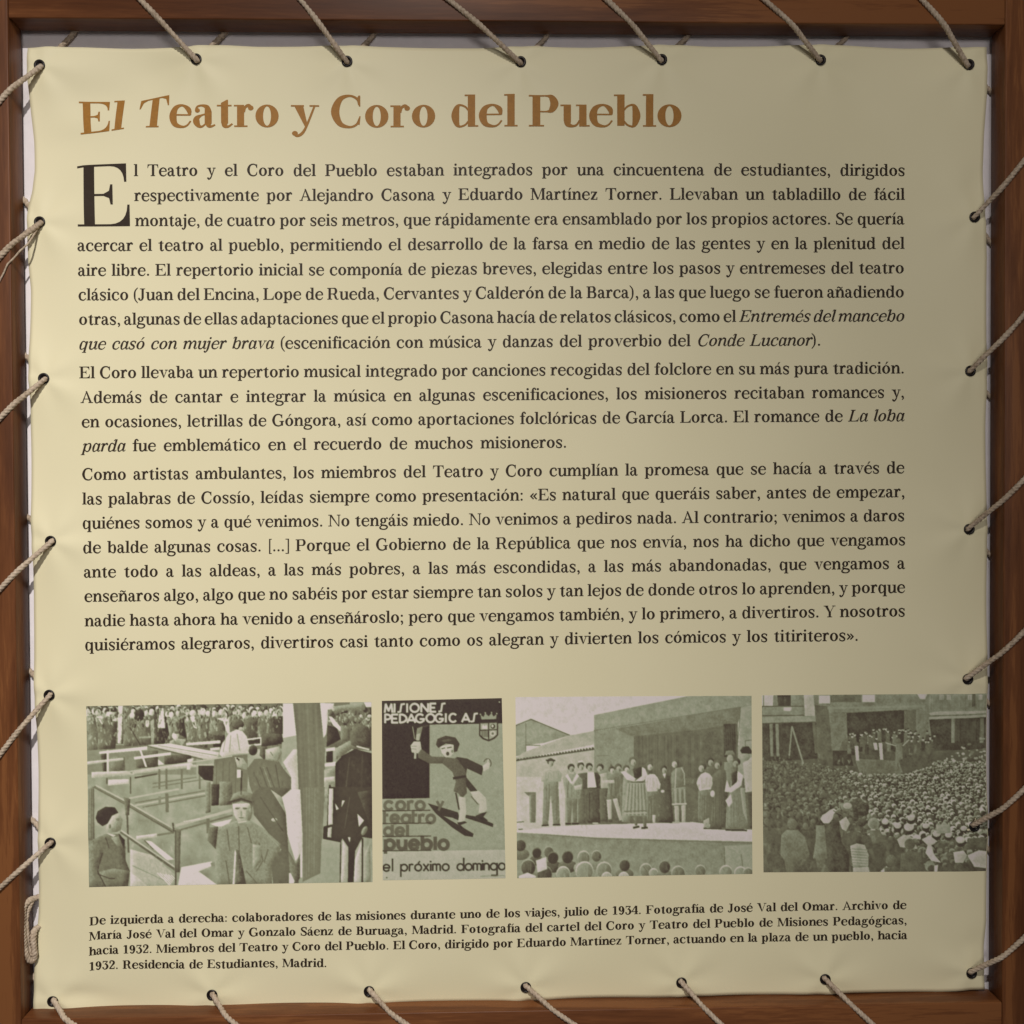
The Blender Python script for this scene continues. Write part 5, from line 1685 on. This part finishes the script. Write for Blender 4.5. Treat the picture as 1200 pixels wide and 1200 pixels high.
OUT = HALF + BEAM
for k, e in enumerate(EYES):
    side = SIDES[k]
    nx = EYES[(k + 1) % len(EYES)]
    ex = EXIT[e]
    z_e = D_SHEET - float(relief(*e))
    a = V3(unproject(e[0], e[1], z_e + 0.0035))
    a2 = V3(unproject(e[0], e[1], z_e - 0.0032))
    axis, sgn = {'L': (0, -1), 'R': (0, 1), 'T': (2, 1), 'B': (2, -1)}[side]
    c = 0.0 if axis == 0 else Z0
    x1 = V3(unproject(ex[0], ex[1], -RR * 0.9))
    # where the cord climbs over the inner front edge
    dirv = x1 - a2

    def at(q0, q1, val, dep):
        t = (val - q0[axis]) / (q1[axis] - q0[axis])
        q = q0 + (q1 - q0) * t
        q[1] = dep
        return q
    inner = c + sgn * (HALF + 0.002)
    outer = c + sgn * OUT
    # straight run seen from the front: keep the line between image pixels on the frame's face
    p1 = at(a2, x1, inner, -RR * 0.9)
    p2 = at(p1, x1, outer - sgn * 0.001, -RR * 0.9)
    p3 = p2.copy(); p3[axis] = outer + sgn * RR * 0.95; p3[1] = 0.004
    rx, ry = REAR[side]
    if nx == (48, 78):
        rx, ry = 44, -30
    g = V3(unproject(nx[0] + rx, nx[1] + ry, D_FRAME + RR))
    g[axis] = c + sgn * (HALF + 0.004)
    p4 = p3 * 0.55 + g * 0.45
    p4[axis] = outer + sgn * RR * 0.95; p4[1] = D_FRAME - 0.002
    p5 = p4.copy(); p5[axis] = outer - sgn * 0.003; p5[1] = D_FRAME + RR
    z_n = D_SHEET - float(relief(*nx))
    b2 = V3(unproject(nx[0], nx[1], z_n + 0.0075))
    b = V3(unproject(nx[0], nx[1], z_n + 0.0030))
    front = np.vstack([a[None], a2[None], chaikin([a2 + (p1 - a2) * 0.03, a2 + (p1 - a2) * 0.55 + V3((0, 0.0006, 0)), p1, p2, p3, p4, p5, g, g * 0.4 + b2 * 0.6, b2, b], 2)[1:]])
    o = cord('rope_strand', front, RR, rope_root, seed=k)
    if k == 0:
        o['label'] = 'beige cord strand at the loose top corner of the sheet'

# loose frayed yarn beside the second eyelet on the left, and the knotted tail in the lower corner
cord('loose_yarn', [unproject(44, 268, D_SHEET - 0.006), unproject(38, 278, 0.012), unproject(29, 288, 0.003), unproject(18, 300, -0.0012), unproject(9, 309, -0.0014), unproject(5, 319, -0.0012), unproject(-2, 332, -0.0012), unproject(-8, 350, -0.0012)],
     0.0011, rope_root, pitch=0.006, seed=77, sides=9)
tail = [unproject(48, 1050, D_SHEET + 0.006), unproject(40, 1053, 0.030), unproject(33, 1056, 0.020), unproject(27.5, 1062, 0.016), unproject(26.5, 1075, 0.015), unproject(27, 1092, 0.014),
        unproject(28, 1108, 0.015), unproject(31, 1120, 0.016), unproject(36, 1127, 0.020), unproject(41, 1124, 0.022), unproject(40, 1112, 0.020), unproject(38.5, 1100, 0.020), unproject(40, 1090, 0.024), unproject(46, 1086, 0.031)]
cord('knotted_tail', chaikin(tail, 2), 0.0036, rope_root, pitch=0.012, seed=91)
tail2 = [unproject(40, 1052, 0.031), unproject(36, 1060, 0.022), unproject(31, 1072, 0.020), unproject(31.5, 1090, 0.019), unproject(33, 1108, 0.020), unproject(37, 1119, 0.021)]
cord('knotted_tail', chaikin(tail2, 2), 0.0026, rope_root, pitch=0.012, seed=92)
